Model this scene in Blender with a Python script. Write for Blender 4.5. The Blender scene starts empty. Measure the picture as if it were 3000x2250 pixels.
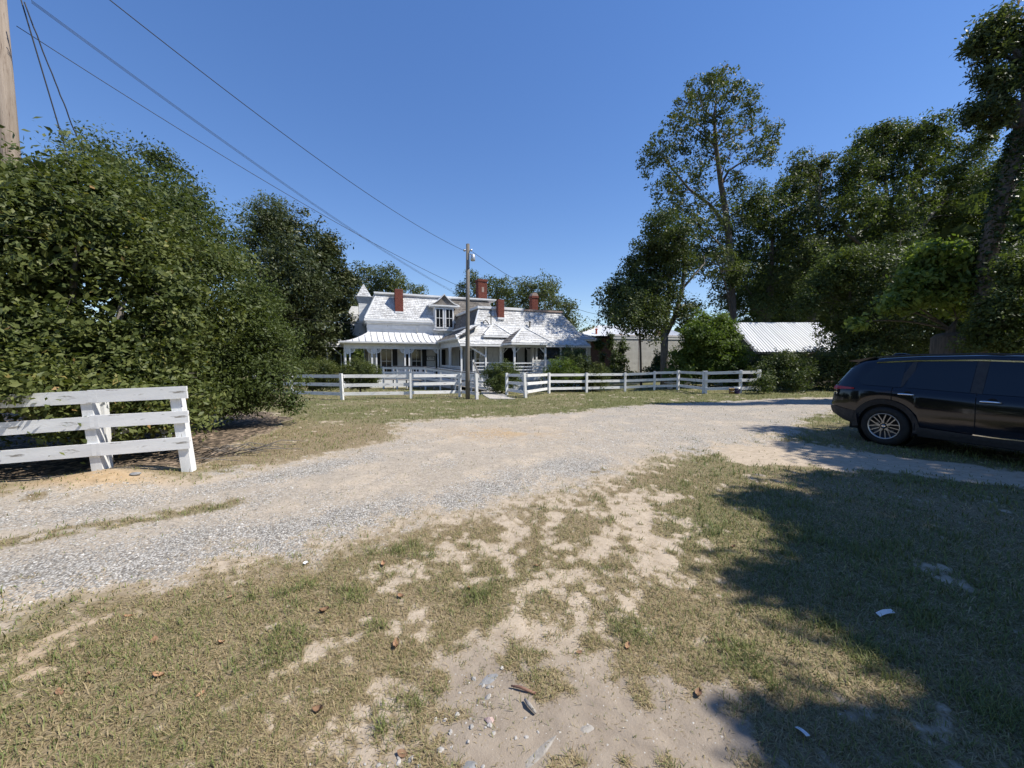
import bpy, math, random
import numpy as np
from mathutils import Vector, Matrix

# ------------------------------------------------------------------ camera, sky, sun, exposure
scene = bpy.context.scene
COL = scene.collection
rng = np.random.default_rng(7)
random.seed(7)

CAM_H = 1.62
PITCH = math.atan(75 / 1127.0)
cam_d = bpy.data.cameras.new("camera")
cam_d.sensor_width = 36.0
cam_d.lens = 36.0 * 1127.0 / 3000.0
cam_d.clip_start = 0.05
cam_d.clip_end = 2000.0
cam = bpy.data.objects.new("camera", cam_d)
cam.location = (0, 0, CAM_H)
cam.rotation_euler = (math.pi / 2 - PITCH, 0, 0)
COL.objects.link(cam)
scene.camera = cam

SUN_DIR = Vector((0.776, -0.116, 1.0)).normalized()      # from the ground towards the sun
SUN_EL = math.asin(SUN_DIR.z)
SUN_AZ = math.atan2(SUN_DIR.x, SUN_DIR.y)              # clockwise from +Y
world = bpy.data.worlds.new("World")
scene.world = world
world.use_nodes = True
wn = world.node_tree.nodes
wl = world.node_tree.links
bg = wn["Background"]
sky = wn.new("ShaderNodeTexSky")
sky.sky_type = 'NISHITA'
sky.sun_disc = False
sky.sun_elevation = SUN_EL
sky.sun_rotation = SUN_AZ
sky.altitude = 0.0
sky.air_density = 1.0
sky.dust_density = 0.0
sky.ozone_density = 3.0
gam = wn.new("ShaderNodeGamma")                         # the phone's tone curve flattens the clear sky
gam.inputs["Gamma"].default_value = 0.72
hsv = wn.new("ShaderNodeHueSaturation")
hsv.inputs["Saturation"].default_value = 1.42
hsv.inputs["Hue"].default_value = 0.515
hsv.inputs["Value"].default_value = 1.36
wl.new(sky.outputs[0], gam.inputs["Color"])
wl.new(gam.outputs[0], hsv.inputs["Color"])
wl.new(hsv.outputs[0], bg.inputs["Color"])
bg.inputs["Strength"].default_value = 0.145

sun_d = bpy.data.lights.new("sun", 'SUN')
sun_d.energy = 4.9
sun_d.angle = math.radians(0.53)
sun_d.color = (1.0, 0.95, 0.86)
sun = bpy.data.objects.new("sun", sun_d)
sun.rotation_euler = SUN_DIR.to_track_quat('Z', 'Y').to_euler()
sun.location = (20, -13, 30)
COL.objects.link(sun)

vs = scene.view_settings
vs.view_transform = 'Standard'
vs.look = 'None'
vs.exposure = 0.38
vs.gamma = 1.0
vs.use_curve_mapping = False
scene.cycles.use_denoising = True
scene.cycles.max_bounces = 6
scene.cycles.transparent_max_bounces = 8
scene.render.film_transparent = False

# ------------------------------------------------------------------ layout helper: photo point at a true distance
def at(px, py, Y):
    "the world point seen at photo position (px, py) that stands Y metres in front of the camera"
    u = (px - 1500) / 1127.0
    v = (1125 - py) / 1127.0
    dy = math.cos(PITCH) + v * math.sin(PITCH)
    dz = v * math.cos(PITCH) - math.sin(PITCH)
    t = Y / dy
    return Vector((t * u, Y, CAM_H + t * dz))

# ------------------------------------------------------------------ noise and terrain (numpy)
_tab = rng.random((256, 256))
def vnoise(x, y):
    x = np.asarray(x, float); y = np.asarray(y, float)
    xi = np.floor(x).astype(int); yi = np.floor(y).astype(int)
    fx = x - xi; fy = y - yi
    fx = fx * fx * (3 - 2 * fx); fy = fy * fy * (3 - 2 * fy)
    a = _tab[xi & 255, yi & 255]; b = _tab[(xi + 1) & 255, yi & 255]
    c = _tab[xi & 255, (yi + 1) & 255]; d = _tab[(xi + 1) & 255, (yi + 1) & 255]
    return (a * (1 - fx) + b * fx) * (1 - fy) + (c * (1 - fx) + d * fx) * fy
def fbm(x, y, s=1.0, o=4):
    t = 0; w = 0.5; n = 0
    for i in range(o):
        t = t + w * vnoise(x * s + 17.3 * i, y * s - 9.1 * i); n += w; w *= 0.55; s *= 2.03
    return t / n
def sst(a, b, x):
    t = np.clip((x - a) / (b - a), 0, 1)
    return t * t * (3 - 2 * t)
def gz0(x, y):
    s = np.minimum(np.maximum(0, y - 10), 22)
    return -0.032 * s * (1 - 0.6 * sst(6, 13, x))
def gz(x, y):
    x = np.asarray(x, float); y = np.asarray(y, float)
    z = gz0(x, y)
    z = z + 0.12 * np.exp(-((x + 5.45) ** 2 + (y - 5.05) ** 2) / 0.35)          # sand heaped round the fence post
    z = z + 0.035 * (fbm(x, y, 1.3, 3) - 0.5) + 0.012 * (fbm(x, y, 7.0, 2) - 0.5)
    return z
def G(x, y):
    return float(gz(x, y))

def sdist(px, py, poly):
    "signed distance to a closed polygon, positive inside"
    P = np.array(poly, float); Q = np.roll(P, -1, axis=0)
    d = np.full(px.shape, 1e9); ins = np.zeros(px.shape, bool)
    for (x0, y0), (x1, y1) in zip(P, Q):
        ex, ey = x1 - x0, y1 - y0
        t = np.clip(((px - x0) * ex + (py - y0) * ey) / (ex * ex + ey * ey + 1e-12), 0, 1)
        d = np.minimum(d, np.hypot(px - x0 - t * ex, py - y0 - t * ey))
        c = ((y0 > py) != (y1 > py)) & (px < (x1 - x0) * (py - y0) / ((y1 - y0) if y1 != y0 else 1e-12) + x0)
        ins ^= c
    return np.where(ins, d, -d)
def ldist(px, py, line):
    d = np.full(px.shape, 1e9)
    for (x0, y0), (x1, y1) in zip(line[:-1], line[1:]):
        ex, ey = x1 - x0, y1 - y0
        t = np.clip(((px - x0) * ex + (py - y0) * ey) / (ex * ex + ey * ey), 0, 1)
        d = np.minimum(d, np.hypot(px - x0 - t * ex, py - y0 - t * ey))
    return d

DRIVE = [(-16, 0.6), (-9, 3.2), (-5.97, 4.39), (-5.11, 4.59), (-4.16, 5.18), (-3.35, 5.88), (-2.8, 6.63), (-2.2, 7.7), (-2.9, 9.5),
         (-1.35, 10.3), (2.0, 11.9), (2.81, 12.9), (4.62, 14.3), (7.16, 15.4), (13.8, 16.8), (30, 21), (30, 15.5), (16, 13.6), (10.45, 12.2),
         (7.9, 10.4), (6.3, 8.6), (4.93, 7.58), (3.92, 7.09), (2.21, 6.16), (1.28, 5.39), (0.25, 4.54), (-0.53, 4.04),
         (-0.95, 3.75), (-1.64, 3.27), (-2.51, 2.86), (-3.02, 2.66), (-3.48, 2.51), (-8, 0.3), (-14, -2.5)]
SANDR = [(4.93, 7.7), (3.7, 7.1), (3.5, 5.95), (4.53, 5.6), (5.47, 5.3), (6.76, 4.7), (7.6, 5.2), (6.4, 6.2), (5.74, 7.1)]
MEDIAN = [(-8, 1.6), (-4.48, 3.27), (-4.22, 3.49), (-3.91, 3.69), (-3.58, 3.94), (-3.2, 4.2)]
STRIPE_N = [(-9, 0.5), (-3.77, 2.76), (-3.04, 3.06), (-2.13, 3.45), (-1.03, 4.1), (-0.04, 4.95), (1.2, 6.0)]
STRIPE_F = [(-9, 2.3), (-4.98, 3.8), (-4.45, 4.1), (-3.8, 4.7), (-3.0, 5.45), (-2.4, 6.2)]
LITTER = [(-12, 3.6), (-6.6, 4.95), (-5.6, 5.25), (-4.75, 5.7), (-4.6, 6.4), (-5.2, 7.3), (-5.5, 8.6), (-6.1, 10.4), (-7.5, 12), (-16, 14), (-18, 6)]
BARE = [(-0.59, 2.28, .17, 1.0), (-0.1, 2.12, .22, .9), (-0.05, 1.62, .30, 1.1), (0.22, 1.55, .36, 1.1), (1.07, 3.14, .42, .9),
        (-2.62, 1.95, .33, 1.0), (-0.25, 3.07, .30, .9), (-0.61, 2.8, .22, .8), (0.25, 2.05, .22, .8), (2.19, 3.7, .35, .6),
        (-4.85, 9.85, .5, .8), (0.67, 1.6, .30, 1.0), (0.52, 1.84, .22, .9), (-0.34, 1.81, .13, .8), (0.1, 1.2, .45, .9), (0.75, 1.25, .3, .7),
        (0.55, 2.65, .3, .55), (0.1, 3.6, .35, .7), (-1.1, 2.0, .09, .6), (-0.75, 1.6, .14, .6), (-1.45, 2.3, .1, .5), (1.5, 4.2, .45, .7),
        (0.8, 4.0, .35, .6), (2.6, 4.9, .4, .7), (3.3, 5.2, .35, .6), (-3.7, 8.2, .5, .55), (-4.3, 7.5, .4, .4), (3.4, 17.0, .6, .7), (5.6, 18.6, .6, .6), (-2.5, 14.5, .5, .4)]
DIRT = [(0.25, 1.55, .55), (0.70, 1.66, .50), (0.0, 1.3, .6), (0.7, 1.25, .6), (-.1, 1.75, .4), (1.1, 1.5, .5)]

def cover(x, y):
    "what lies on the ground at (x, y): grass, gravel, litter, damp dirt, orange sand, green (0..1 each)"
    x = np.asarray(x, float); y = np.asarray(y, float)
    n1 = fbm(x, y, 0.55, 4); n2 = fbm(x + 31, y - 12, 2.6, 4); n3 = fbm(x - 7, y + 5, 9.0, 3); n4 = fbm(x + 5, y + 8, 19.0, 3)
    dd = sdist(x, y, DRIVE)
    drv = sst(-0.30, 0.30, dd + 1.2 * (n2 - 0.5) + 0.8 * (n3 - 0.5))
    sr = sst(-0.15, 0.15, sdist(x, y, SANDR) + 0.8 * (n2 - 0.5))
    stripe = np.maximum(np.exp(-(ldist(x, y, STRIPE_N) / 0.42) ** 3), 0.8 * np.exp(-(ldist(x, y, STRIPE_F) / 0.30) ** 3))
    apron = sst(0.5, 3.5, x) * sst(5, 8, y)
    grav = drv * np.clip(0.16 + 0.70 * stripe + 0.28 * apron + 1.1 * (n2 - 0.5) + .5 * (n3 - .5), 0, 1)
    # how readily grass grows here
    left = sst(-0.4, -1.4, x); right = sst(0.9, 1.7, x - 0.12 * y); far = sst(8.5, 11, y)
    want = 0.58 + 0.30 * np.maximum(np.maximum(left, right), far)
    g = want + 0.95 * (n2 - 0.5) + 0.45 * (n1 - 0.5) + 0.85 * (n3 - 0.5) + 0.95 * (n4 - 0.5)
    for bx, by, br, bs in BARE:
        g = g - 0.36 * bs * np.exp(-(((x - bx) ** 2 + (y - by) ** 2) / (br * br)) ** 1.5)
    grass = sst(0.22, 0.78, g)
    tufts = 0.8 * sst(.57, .68, fbm(x + 2, y - 4, 5.0, 3)) * sst(8, 5, y)
    grass = np.maximum(grass, tufts)
    edge = sst(-1.0, 0.1, dd)
    grass = grass * (1 - 0.35 * edge * (1 - far)) * (1 - drv) * (1 - sr)
    med = np.exp(-(ldist(x, y, MEDIAN) / (0.12 + 0.12 * n2)) ** 4)
    grass = np.maximum(grass, med * 0.8 * sst(0.35, 0.55, n3 + 0.1))
    grav = grav * (1 - med * 0.8)
    tuft = drv * sst(0.70, 0.78, n2) * sst(-0.9, -0.1, -dd) * 0.8
    grass = np.maximum(grass, tuft)
    lit = sst(-0.25, 0.35, sdist(x, y, LITTER) + 0.8 * (n2 - 0.5))
    mound = np.exp(-(((x + 5.45) / 0.9) ** 2 + ((y - 4.9) / 0.33) ** 2) ** 1.5)
    grass = grass * (1 - lit) * (1 - 0.8 * mound)
    lit = lit * (1 - mound)
    dirt = 0 * x
    for bx, by, br in DIRT:
        dirt = np.maximum(dirt, np.exp(-(((x - bx) ** 2 + (y - by) ** 2) / (br * br)) ** 2))
    orange = np.maximum(mound, drv * np.exp(-(((x + 0.3) / 1.6) ** 2 + ((y - 8.3) / 0.9) ** 2)) * sst(0.4, 0.6, n2 + .1))
    orange = np.maximum(orange, 0.5 * np.exp(-(((x + 2.6) / .5) ** 2 + ((y - 1.9) / .5) ** 2)))
    green = np.clip(0.10 + 0.32 * right + 0.62 * far + 1.1 * (fbm(x + 3, y + 60, 0.8, 3) - 0.5) + 0.25 * sst(-1.6, -3, x) * sst(3, 2, y), 0, 1)
    return dict(grass=grass, grav=np.clip(grav, 0, 1), lit=lit, dirt=dirt, orange=np.clip(orange, 0, 1), green=green, sandr=sr)

# ------------------------------------------------------------------ material helpers
def new_mat(name):
    m = bpy.data.materials.new(name)
    m.use_nodes = True
    nt = m.node_tree
    b = nt.nodes["Principled BSDF"]
    return m, nt, b
def ramp(nt, fac, stops):
    r = nt.nodes.new("ShaderNodeValToRGB")
    e = r.color_ramp.elements
    while len(e) > 1:
        e.remove(e[-1])
    e[0].position = stops[0][0]; e[0].color = (*stops[0][1], 1)
    for p, c in stops[1:]:
        q = e.new(p); q.color = (*c, 1)
    nt.links.new(fac, r.inputs[0])
    return r.outputs[0]
def mixc(nt, fac, a, b, mode='MIX'):
    m = nt.nodes.new("ShaderNodeMix")
    m.data_type = 'RGBA'; m.blend_type = mode
    for s, v in ((0, fac), (6, a), (7, b)):
        if isinstance(v, bpy.types.NodeSocket):
            nt.links.new(v, m.inputs[s])
        elif s == 0:
            m.inputs[0].default_value = v
        else:
            m.inputs[s].default_value = (*v, 1) if len(v) == 3 else v
    return m.outputs[2]
def mth(nt, op, a, b=0.0, clamp=False):
    m = nt.nodes.new("ShaderNodeMath"); m.operation = op; m.use_clamp = clamp
    for i, v in enumerate((a, b)):
        if isinstance(v, bpy.types.NodeSocket):
            nt.links.new(v, m.inputs[i])
        else:
            m.inputs[i].default_value = v
    return m.outputs[0]
def coords(nt, scale=(1, 1, 1), which='Object'):
    tc = nt.nodes.new("ShaderNodeTexCoord")
    mp = nt.nodes.new("ShaderNodeMapping")
    mp.inputs['Scale'].default_value = scale
    nt.links.new(tc.outputs[which], mp.inputs['Vector'])
    return mp.outputs[0]
def noise(nt, vec, scale, detail=5.0, rough=0.55):
    n = nt.nodes.new("ShaderNodeTexNoise")
    n.inputs['Scale'].default_value = scale; n.inputs['Detail'].default_value = detail
    n.inputs['Roughness'].default_value = rough
    nt.links.new(vec, n.inputs['Vector'])
    return n.outputs['Fac']
def bumpn(nt, b, h, strength=0.4, dist=0.01):
    n = nt.nodes.new("ShaderNodeBump")
    n.inputs['Strength'].default_value = strength; n.inputs['Distance'].default_value = dist
    nt.links.new(h, n.inputs['Height']); nt.links.new(n.outputs[0], b.inputs['Normal'])
def objrand(nt):
    return nt.nodes.new("ShaderNodeObjectInfo").outputs['Random']
def attr(nt, name, out='Fac'):
    a = nt.nodes.new("ShaderNodeAttribute"); a.attribute_name = name
    return a.outputs[out]

def surf(name, c1, c2, scale=3.0, rough=0.7, stretch=(1, 1, 1), bump=0.3, bscale=40.0, bdist=0.005, wear=None, wear_at=(0.62, 0.72), wscale=6.0, wstretch=None,
         vary=0.12, metal=0.0, spec=0.4, vattr=None):
    "a weathered surface: two tones of noise, worn patches of a third colour, fine relief"
    m, nt, b = new_mat(name)
    v = coords(nt, stretch)
    c = ramp(nt, noise(nt, v, scale), [(0.35, c1), (0.65, c2)])
    if vattr:
        c = mixc(nt, 1.0, c, ramp(nt, attr(nt, vattr), [(0, (0.84,) * 3), (1, (1.05,) * 3)]), 'MULTIPLY')
    if wear:
        w = noise(nt, coords(nt, wstretch or stretch), wscale, 7, 0.62)
        if vattr:
            w = mth(nt, 'ADD', w, mth(nt, 'MULTIPLY', mth(nt, 'SUBTRACT', attr(nt, vattr), 0.5), -0.14))
        f = ramp(nt, w, [(wear_at[0], (0, 0, 0)), (wear_at[1], (1, 1, 1))])
        c = mixc(nt, f, c, wear)
    if vary:
        c = mixc(nt, 1.0, c, ramp(nt, objrand(nt), [(0, (1 - vary,) * 3), (1, (1 + vary * .5,) * 3)]), 'MULTIPLY')
    nt.links.new(c, b.inputs['Base Color'])
    b.inputs['Roughness'].default_value = rough
    b.inputs['Metallic'].default_value = metal
    b.inputs['Specular IOR Level'].default_value = spec
    if bump:
        bumpn(nt, b, noise(nt, v, bscale, 4), bump, bdist)
    return m
def plain(name, c, rough=0.5, metal=0.0, spec=0.5, coat=0.0):
    return surf(name, tuple(x * .9 for x in c), c, 8, rough, bump=0.05, vary=0.0, metal=metal, spec=spec)

M = {}
M['white'] = surf('white_paint', (.70, .70, .69), (.80, .80, .79), 2.5, .6, bump=.25, bscale=30, wear=(.42, .40, .37), wear_at=(.66, .74), wscale=5, wstretch=(1, 1, .6), vary=.06)
M['siding'] = surf('white_clapboard', (.66, .66, .65), (.78, .78, .77), 1.8, .6, bump=.15, bscale=30, wear=(.45, .42, .38), wear_at=(.68, .78), wscale=3, vary=0)
M['fence'] = surf('fence_paint', (.70, .70, .70), (.80, .80, .79), 2.0, .65, bump=.5, bscale=25, stretch=(1, 6, 6), wear=(.30, .28, .25), wear_at=(.60, .66), wscale=2.6, wstretch=(1.2, 7, 7), vary=.08)
M['fencepost'] = surf('fence_post_paint', (.68, .68, .67), (.80, .80, .79), 2.0, .65, bump=.5, bscale=25, stretch=(6, 6, 1), wear=(.30, .27, .22), wear_at=(.62, .67), wscale=2.0, wstretch=(6, 6, 1.2), vary=.08)
M['shingle'] = surf('white_roof_shingle', (.52, .52, .515), (.70, .70, .69), 1.2, .7, bump=.4, bscale=35, wear=(.36, .345, .33), wear_at=(.53, .64), wscale=7, wstretch=(1.2, 1.2, 3.5), vary=0, vattr='v')
M['bare_shade_shingle'] = surf('bare_and_shaded_shingle', (.13, .115, .10), (.22, .20, .18), 1.5, .8, bump=.4, bscale=35, wear=(.32, .29, .26), wear_at=(.6, .68), wscale=4, vary=0, vattr='v')  # unpainted shingle; also puts shade into the colour of left-facing slopes
M['seam'] = surf('painted_metal_roof', (.60, .60, .60), (.74, .74, .74), 1.5, .5, bump=.1, bscale=10, wear=(.34, .29, .25), wear_at=(.62, .72), wscale=2.0, vary=0)
M['seamedge'] = surf('roof_seam_metal', (.20, .20, .20), (.34, .34, .33), 3, .6, bump=.1, vary=0)
M['brick'] = surf('red_brick', (.155, .042, .028), (.24, .070, .046), 9, .85, bump=.5, bscale=60, wear=(.40, .33, .28), wear_at=(.70, .8), wscale=7, vary=0, vattr='v')
M['brickshade'] = surf('shaded_brick', (.045, .024, .019), (.075, .036, .028), 9, .85, bump=.5, bscale=60, vary=0, vattr='v')  # brick darkened so the side wall's shade is in its colour
M['mortar'] = surf('mortar', (.30, .22, .18), (.40, .30, .25), 9, .9, bump=.5, vary=0)
M['whitebrick'] = surf('painted_brick', (.64, .62, .57), (.74, .72, .67), 2, .75, bump=.4, bscale=50, wear=(.45, .40, .33), wear_at=(.64, .74), wscale=2.5, vary=0)
M['black'] = surf('black_shutter', (.008, .009, .010), (.016, .017, .018), 6, .55, bump=.2, vary=0)
M['dark'] = surf('dark_room', (.006, .006, .006), (.009, .009, .009), 2, .9, bump=0, vary=0)
M['woodgrey'] = surf('grey_timber', (.14, .125, .105), (.23, .205, .175), 2, .85, stretch=(4, 4, .5), bump=.6, bscale=20, wear=(.07, .065, .05), wear_at=(.6, .7), wscale=4, wstretch=(6, 6, .6), vary=.1)
M['poletan'] = surf('tan_timber_pole', (.215, .170, .130), (.32, .262, .208), 3, .85, stretch=(5, 5, .35), bump=.8, bscale=14, bdist=.01, wear=(.13, .09, .065), wear_at=(.58, .66), wscale=5, wstretch=(9, 9, .5), vary=0)
M['handrail'] = surf('weathered_handrail', (.10, .095, .09), (.17, .165, .155), 4, .8, bump=.4, vary=.1)
M['deck'] = surf('deck_boards', (.17, .16, .15), (.26, .25, .235), 4, .8, bump=.3, vary=.15)
M['concrete'] = surf('concrete', (.40, .37, .32), (.52, .48, .42), 4, .85, bump=.4, bscale=50, vary=.05)
M['wire'] = plain('cable_black', (.02, .02, .022), .6)
M['steel'] = surf('galvanised', (.45, .46, .47), (.6, .61, .62), 8, .4, bump=.05, vary=0, metal=.6)
M['roofmetal'] = surf('galvanised_roof', (.56, .57, .58), (.72, .73, .74), .8, .42, stretch=(6, .4, .4), bump=.08, bscale=6, wear=(.30, .25, .21), wear_at=(.66, .74), wscale=1.5, wstretch=(4, .5, .5), vary=.04, metal=.15)
M['rust'] = surf('rust_red', (.42, .10, .05), (.55, .16, .08), 3, .8, bump=.2, vary=0)
M['bark'] = surf('bark', (.075, .06, .048), (.15, .125, .10), 4, .9, stretch=(4, 4, .7), bump=.9, bscale=18, bdist=.02, vary=.15)
M['barkpale'] = surf('pale_bark', (.13, .115, .10), (.24, .215, .19), 4, .9, stretch=(4, 4, .7), bump=.9, bscale=18, bdist=.02, vary=.15)

def glass_mat(name, c=(.012, .014, .016), rough=.06, spec=.5):
    m, nt, b = new_mat(name)
    b.inputs['Base Color'].default_value = (*c, 1)
    b.inputs['Roughness'].default_value = rough
    b.inputs['Specular IOR Level'].default_value = spec
    bumpn(nt, b, noise(nt, coords(nt), 1.5, 2), .05, .02)
    return m
M['pane'] = glass_mat('window_glass')  # opaque near-black panes stand in for the unlit rooms behind

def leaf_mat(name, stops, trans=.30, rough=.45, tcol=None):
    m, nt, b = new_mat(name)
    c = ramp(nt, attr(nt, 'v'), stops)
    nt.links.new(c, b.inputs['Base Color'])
    b.inputs['Roughness'].default_value = rough
    b.inputs['Specular IOR Level'].default_value = .22
    t = nt.nodes.new("ShaderNodeBsdfTranslucent")
    nt.links.new(mixc(nt, 1.0, c, tcol or (1.5, 1.6, .7), 'MULTIPLY'), t.inputs['Color'])
    mx = nt.nodes.new("ShaderNodeMixShader"); mx.inputs[0].default_value = trans
    nt.links.new(b.outputs[0], mx.inputs[1]); nt.links.new(t.outputs[0], mx.inputs[2])
    nt.links.new(mx.outputs[0], nt.nodes['Material Output'].inputs['Surface'])
    return m
M['leaf_hedge'] = leaf_mat('shrub_leaf', [(0, (.045, .064, .020)), (.45, (.10, .122, .036)), (.85, (.175, .19, .060)), (.95, (.28, .23, .075)), (1, (.32, .20, .08))], 0.25, 0.5)
M['leaf_privet'] = leaf_mat('privet_leaf', [(0, (.042, .060, .020)), (.5, (.078, .104, .032)), (1, (.14, .168, .052))], 0.3, 0.5)
M['leaf_magnolia'] = leaf_mat('magnolia_leaf', [(0, (.032, .044, .017)), (.6, (.065, .078, .028)), (1, (.14, .135, .055))], 0.15, 0.42)
M['leaf_pecan'] = leaf_mat('pecan_leaf', [(0, (.055, .075, .026)), (.6, (.10, .12, .040)), (1, (.17, .175, .062))], 0.3, 0.5)
M['leaf_tall'] = leaf_mat('tall_tree_leaf', [(0, (.042, .057, .022)), (.6, (.085, .105, .037)), (.93, (.15, .155, .056)), (1, (.22, .13, .065))], 0.3, 0.5)
M['leaf_oak'] = leaf_mat('oak_leaf', [(0, (.038, .055, .020)), (.6, (.074, .098, .032)), (1, (.145, .165, .052))], 0.25, 0.5)
M['leaf_wood'] = leaf_mat('wood_leaf', [(0, (.045, .064, .021)), (.6, (.092, .118, .036)), (1, (.17, .195, .058))], 0.3, 0.5)
M['leaf_bright'] = leaf_mat('bright_leaf', [(0, (.060, .092, .024)), (.6, (.115, .165, .038)), (1, (.20, .24, .06))], 0.38, 0.5)
M['leaf_box'] = leaf_mat('boxwood_leaf', [(0, (.042, .058, .018)), (.6, (.090, .108, .030)), (1, (.17, .18, .05))], 0.28, 0.52)
M['ivy'] = leaf_mat('ivy_leaf', [(0, (.018, .032, .012)), (1, (.045, .075, .024))], .15, .4)

# ------------------------------------------------------------------ object helpers
def tag(o, label=None, cat=None, group=None, kind=None):
    if label: o["label"] = label
    if cat: o["category"] = cat
    if group: o["group"] = group
    if kind: o["kind"] = kind
    return o
def empty(name, loc=(0, 0, 0), rz=0.0, label=None, cat=None, group=None):
    o = bpy.data.objects.new(name, None)
    o.empty_display_size = 0.2
    o.location = loc; o.rotation_euler = (0, 0, rz)
    COL.objects.link(o)
    return tag(o, label, cat, group)
def link(name, me, parent=None, loc=None, rot=None):
    o = bpy.data.objects.new(name, me)
    COL.objects.link(o)
    if parent is not None: o.parent = parent
    if loc is not None: o.location = loc
    if rot is not None: o.rotation_euler = rot
    return o

class MB:
    "collects shapes into one mesh"
    def __init__(s):
        s.v = []; s.f = []; s.a = []
    def add(s, vs, fs, val=None):
        n = len(s.v)
        s.v.extend([tuple(p) for p in vs]); s.f.extend([tuple(i + n for i in f) for f in fs])
        s.a.extend([val if val is not None else 0.5] * len(vs))
        return s
    def box(s, c, d, rz=0.0, val=None, R=None):
        hx, hy, hz = d[0] / 2, d[1] / 2, d[2] / 2
        vs = [Vector((x, y, z)) for x in (-hx, hx) for y in (-hy, hy) for z in (-hz, hz)]
        R = R or Matrix.Rotation(rz, 3, 'Z')
        return s.add([R @ p + Vector(c) for p in vs], [(0, 1, 3, 2), (4, 6, 7, 5), (0, 4, 5, 1), (2, 3, 7, 6), (0, 2, 6, 4), (1, 5, 7, 3)], val)
    def span(s, x0, x1, y0, y1, z0, z1, val=None):
        return s.box(((x0 + x1) / 2, (y0 + y1) / 2, (z0 + z1) / 2), (abs(x1 - x0), abs(y1 - y0), abs(z1 - z0)), 0, val)
    def bar(s, p, q, w, h, up=(0, 0, 1), val=None):
        "a straight bar from p to q, w wide sideways and h along up"
        p = Vector(p); q = Vector(q); d = q - p; L = d.length
        x = d.normalized(); u = Vector(up); y = u.cross(x)
        if y.length < 1e-5: y = Vector((1, 0, 0)).cross(x) if abs(x.x) < .9 else Vector((0, 1, 0)).cross(x)
        y.normalize(); z = x.cross(y)
        R = Matrix((x, y, z)).transposed()
        return s.box((p + q) / 2, (L, w, h), 0, val, R)
    def quad(s, a, b, c, d, val=None):
        return s.add([a, b, c, d], [(0, 1, 2, 3)], val)
    def tube(s, pts, rad, n=8, cap=True, val=None, wob=0.0):
        pts = [Vector(p) for p in pts]
        if not hasattr(rad, '__len__'): rad = [rad] * len(pts)
        base = len(s.v); ref = None
        for i, p in enumerate(pts):
            t = (pts[min(i + 1, len(pts) - 1)] - pts[max(i - 1, 0)]).normalized()
            if ref is None:
                ref = Vector((1, 0, 0)) if abs(t.x) < .8 else Vector((0, 1, 0))
            a = (ref - t * ref.dot(t)).normalized(); b = t.cross(a); ref = a
            for k in range(n):
                th = 2 * math.pi * k / n
                r = rad[i] * (1 + (random.uniform(-wob, wob) if wob else 0))
                s.v.append(tuple(p + a * (r * math.cos(th)) + b * (r * math.sin(th)))); s.a.append(val if val is not None else .5)
        for i in range(len(pts) - 1):
            for k in range(n):
                s.f.append((base + i * n + k, base + i * n + (k + 1) % n, base + (i + 1) * n + (k + 1) % n, base + (i + 1) * n + k))
        if cap:
            s.f.append(tuple(base + k for k in range(n))[::-1]); e = base + (len(pts) - 1) * n
            s.f.append(tuple(e + k for k in range(n)))
        return s
    def lathe(s, prof, n=24, c=(0, 0, 0), axis='z', val=None):
        "profile of (r, h) turned about an axis through c"
        base = len(s.v); c = Vector(c)
        for r, h in prof:
            for k in range(n):
                th = 2 * math.pi * k / n; x, y = r * math.cos(th), r * math.sin(th)
                p = Vector((x, y, h)) if axis == 'z' else (Vector((x, h, y)) if axis == 'y' else Vector((h, x, y)))
                s.v.append(tuple(c + p)); s.a.append(val if val is not None else .5)
        for i in range(len(prof) - 1):
            for k in range(n):
                s.f.append((base + i * n + k, base + i * n + (k + 1) % n, base + (i + 1) * n + (k + 1) % n, base + (i + 1) * n + k))
        return s
    def prism(s, poly, d, val=None):
        "flat polygon (3-D points) pushed along d"
        n = len(poly); d = Vector(d); p = [Vector(q) for q in poly]
        return s.add(p + [q + d for q in p], [tuple(range(n))[::-1], tuple(range(n, 2 * n))] + [(i, (i + 1) % n, n + (i + 1) % n, n + i) for i in range(n)], val)
    def mesh(s, name, mat, smooth=False, recalc=True):
        me = bpy.data.meshes.new(name)
        me.from_pydata(s.v, [], s.f)
        if mat: me.materials.append(M[mat] if isinstance(mat, str) else mat)
        at_ = me.attributes.new('v', 'FLOAT', 'POINT'); at_.data.foreach_set('value', s.a)
        if recalc:
            import bmesh
            b = bmesh.new(); b.from_mesh(me); bmesh.ops.recalc_face_normals(b, faces=b.faces); b.to_mesh(me); b.free()
        if smooth: me.shade_smooth()
        me.update()
        return me
    def build(s, name, mat, parent=None, smooth=False, kind=None, recalc=True, loc=None, rot=None):
        return tag(link(name, s.mesh(name, mat, smooth, recalc), parent, loc, rot), kind=kind)

def np_mesh(name, verts, loops, nper, mat, attrs=None, smooth=False):
    "fast mesh: verts (N,3), loops flat vertex ids, nper loops per face"
    me = bpy.data.meshes.new(name)
    me.vertices.add(len(verts)); me.vertices.foreach_set('co', np.ascontiguousarray(verts, np.float32).ravel())
    nf = len(loops) // nper
    me.loops.add(len(loops)); me.loops.foreach_set('vertex_index', np.ascontiguousarray(loops, np.int32))
    me.polygons.add(nf); me.polygons.foreach_set('loop_start', np.arange(0, nf * nper, nper, dtype=np.int32))
    me.update(calc_edges=True)
    me.materials.append(M[mat] if isinstance(mat, str) else mat)
    for k, a in (attrs or {}).items():
        t = me.attributes.new(k, 'FLOAT', 'POINT'); t.data.foreach_set('value', np.ascontiguousarray(a, np.float32))
    if smooth: me.shade_smooth()
    return me

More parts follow.
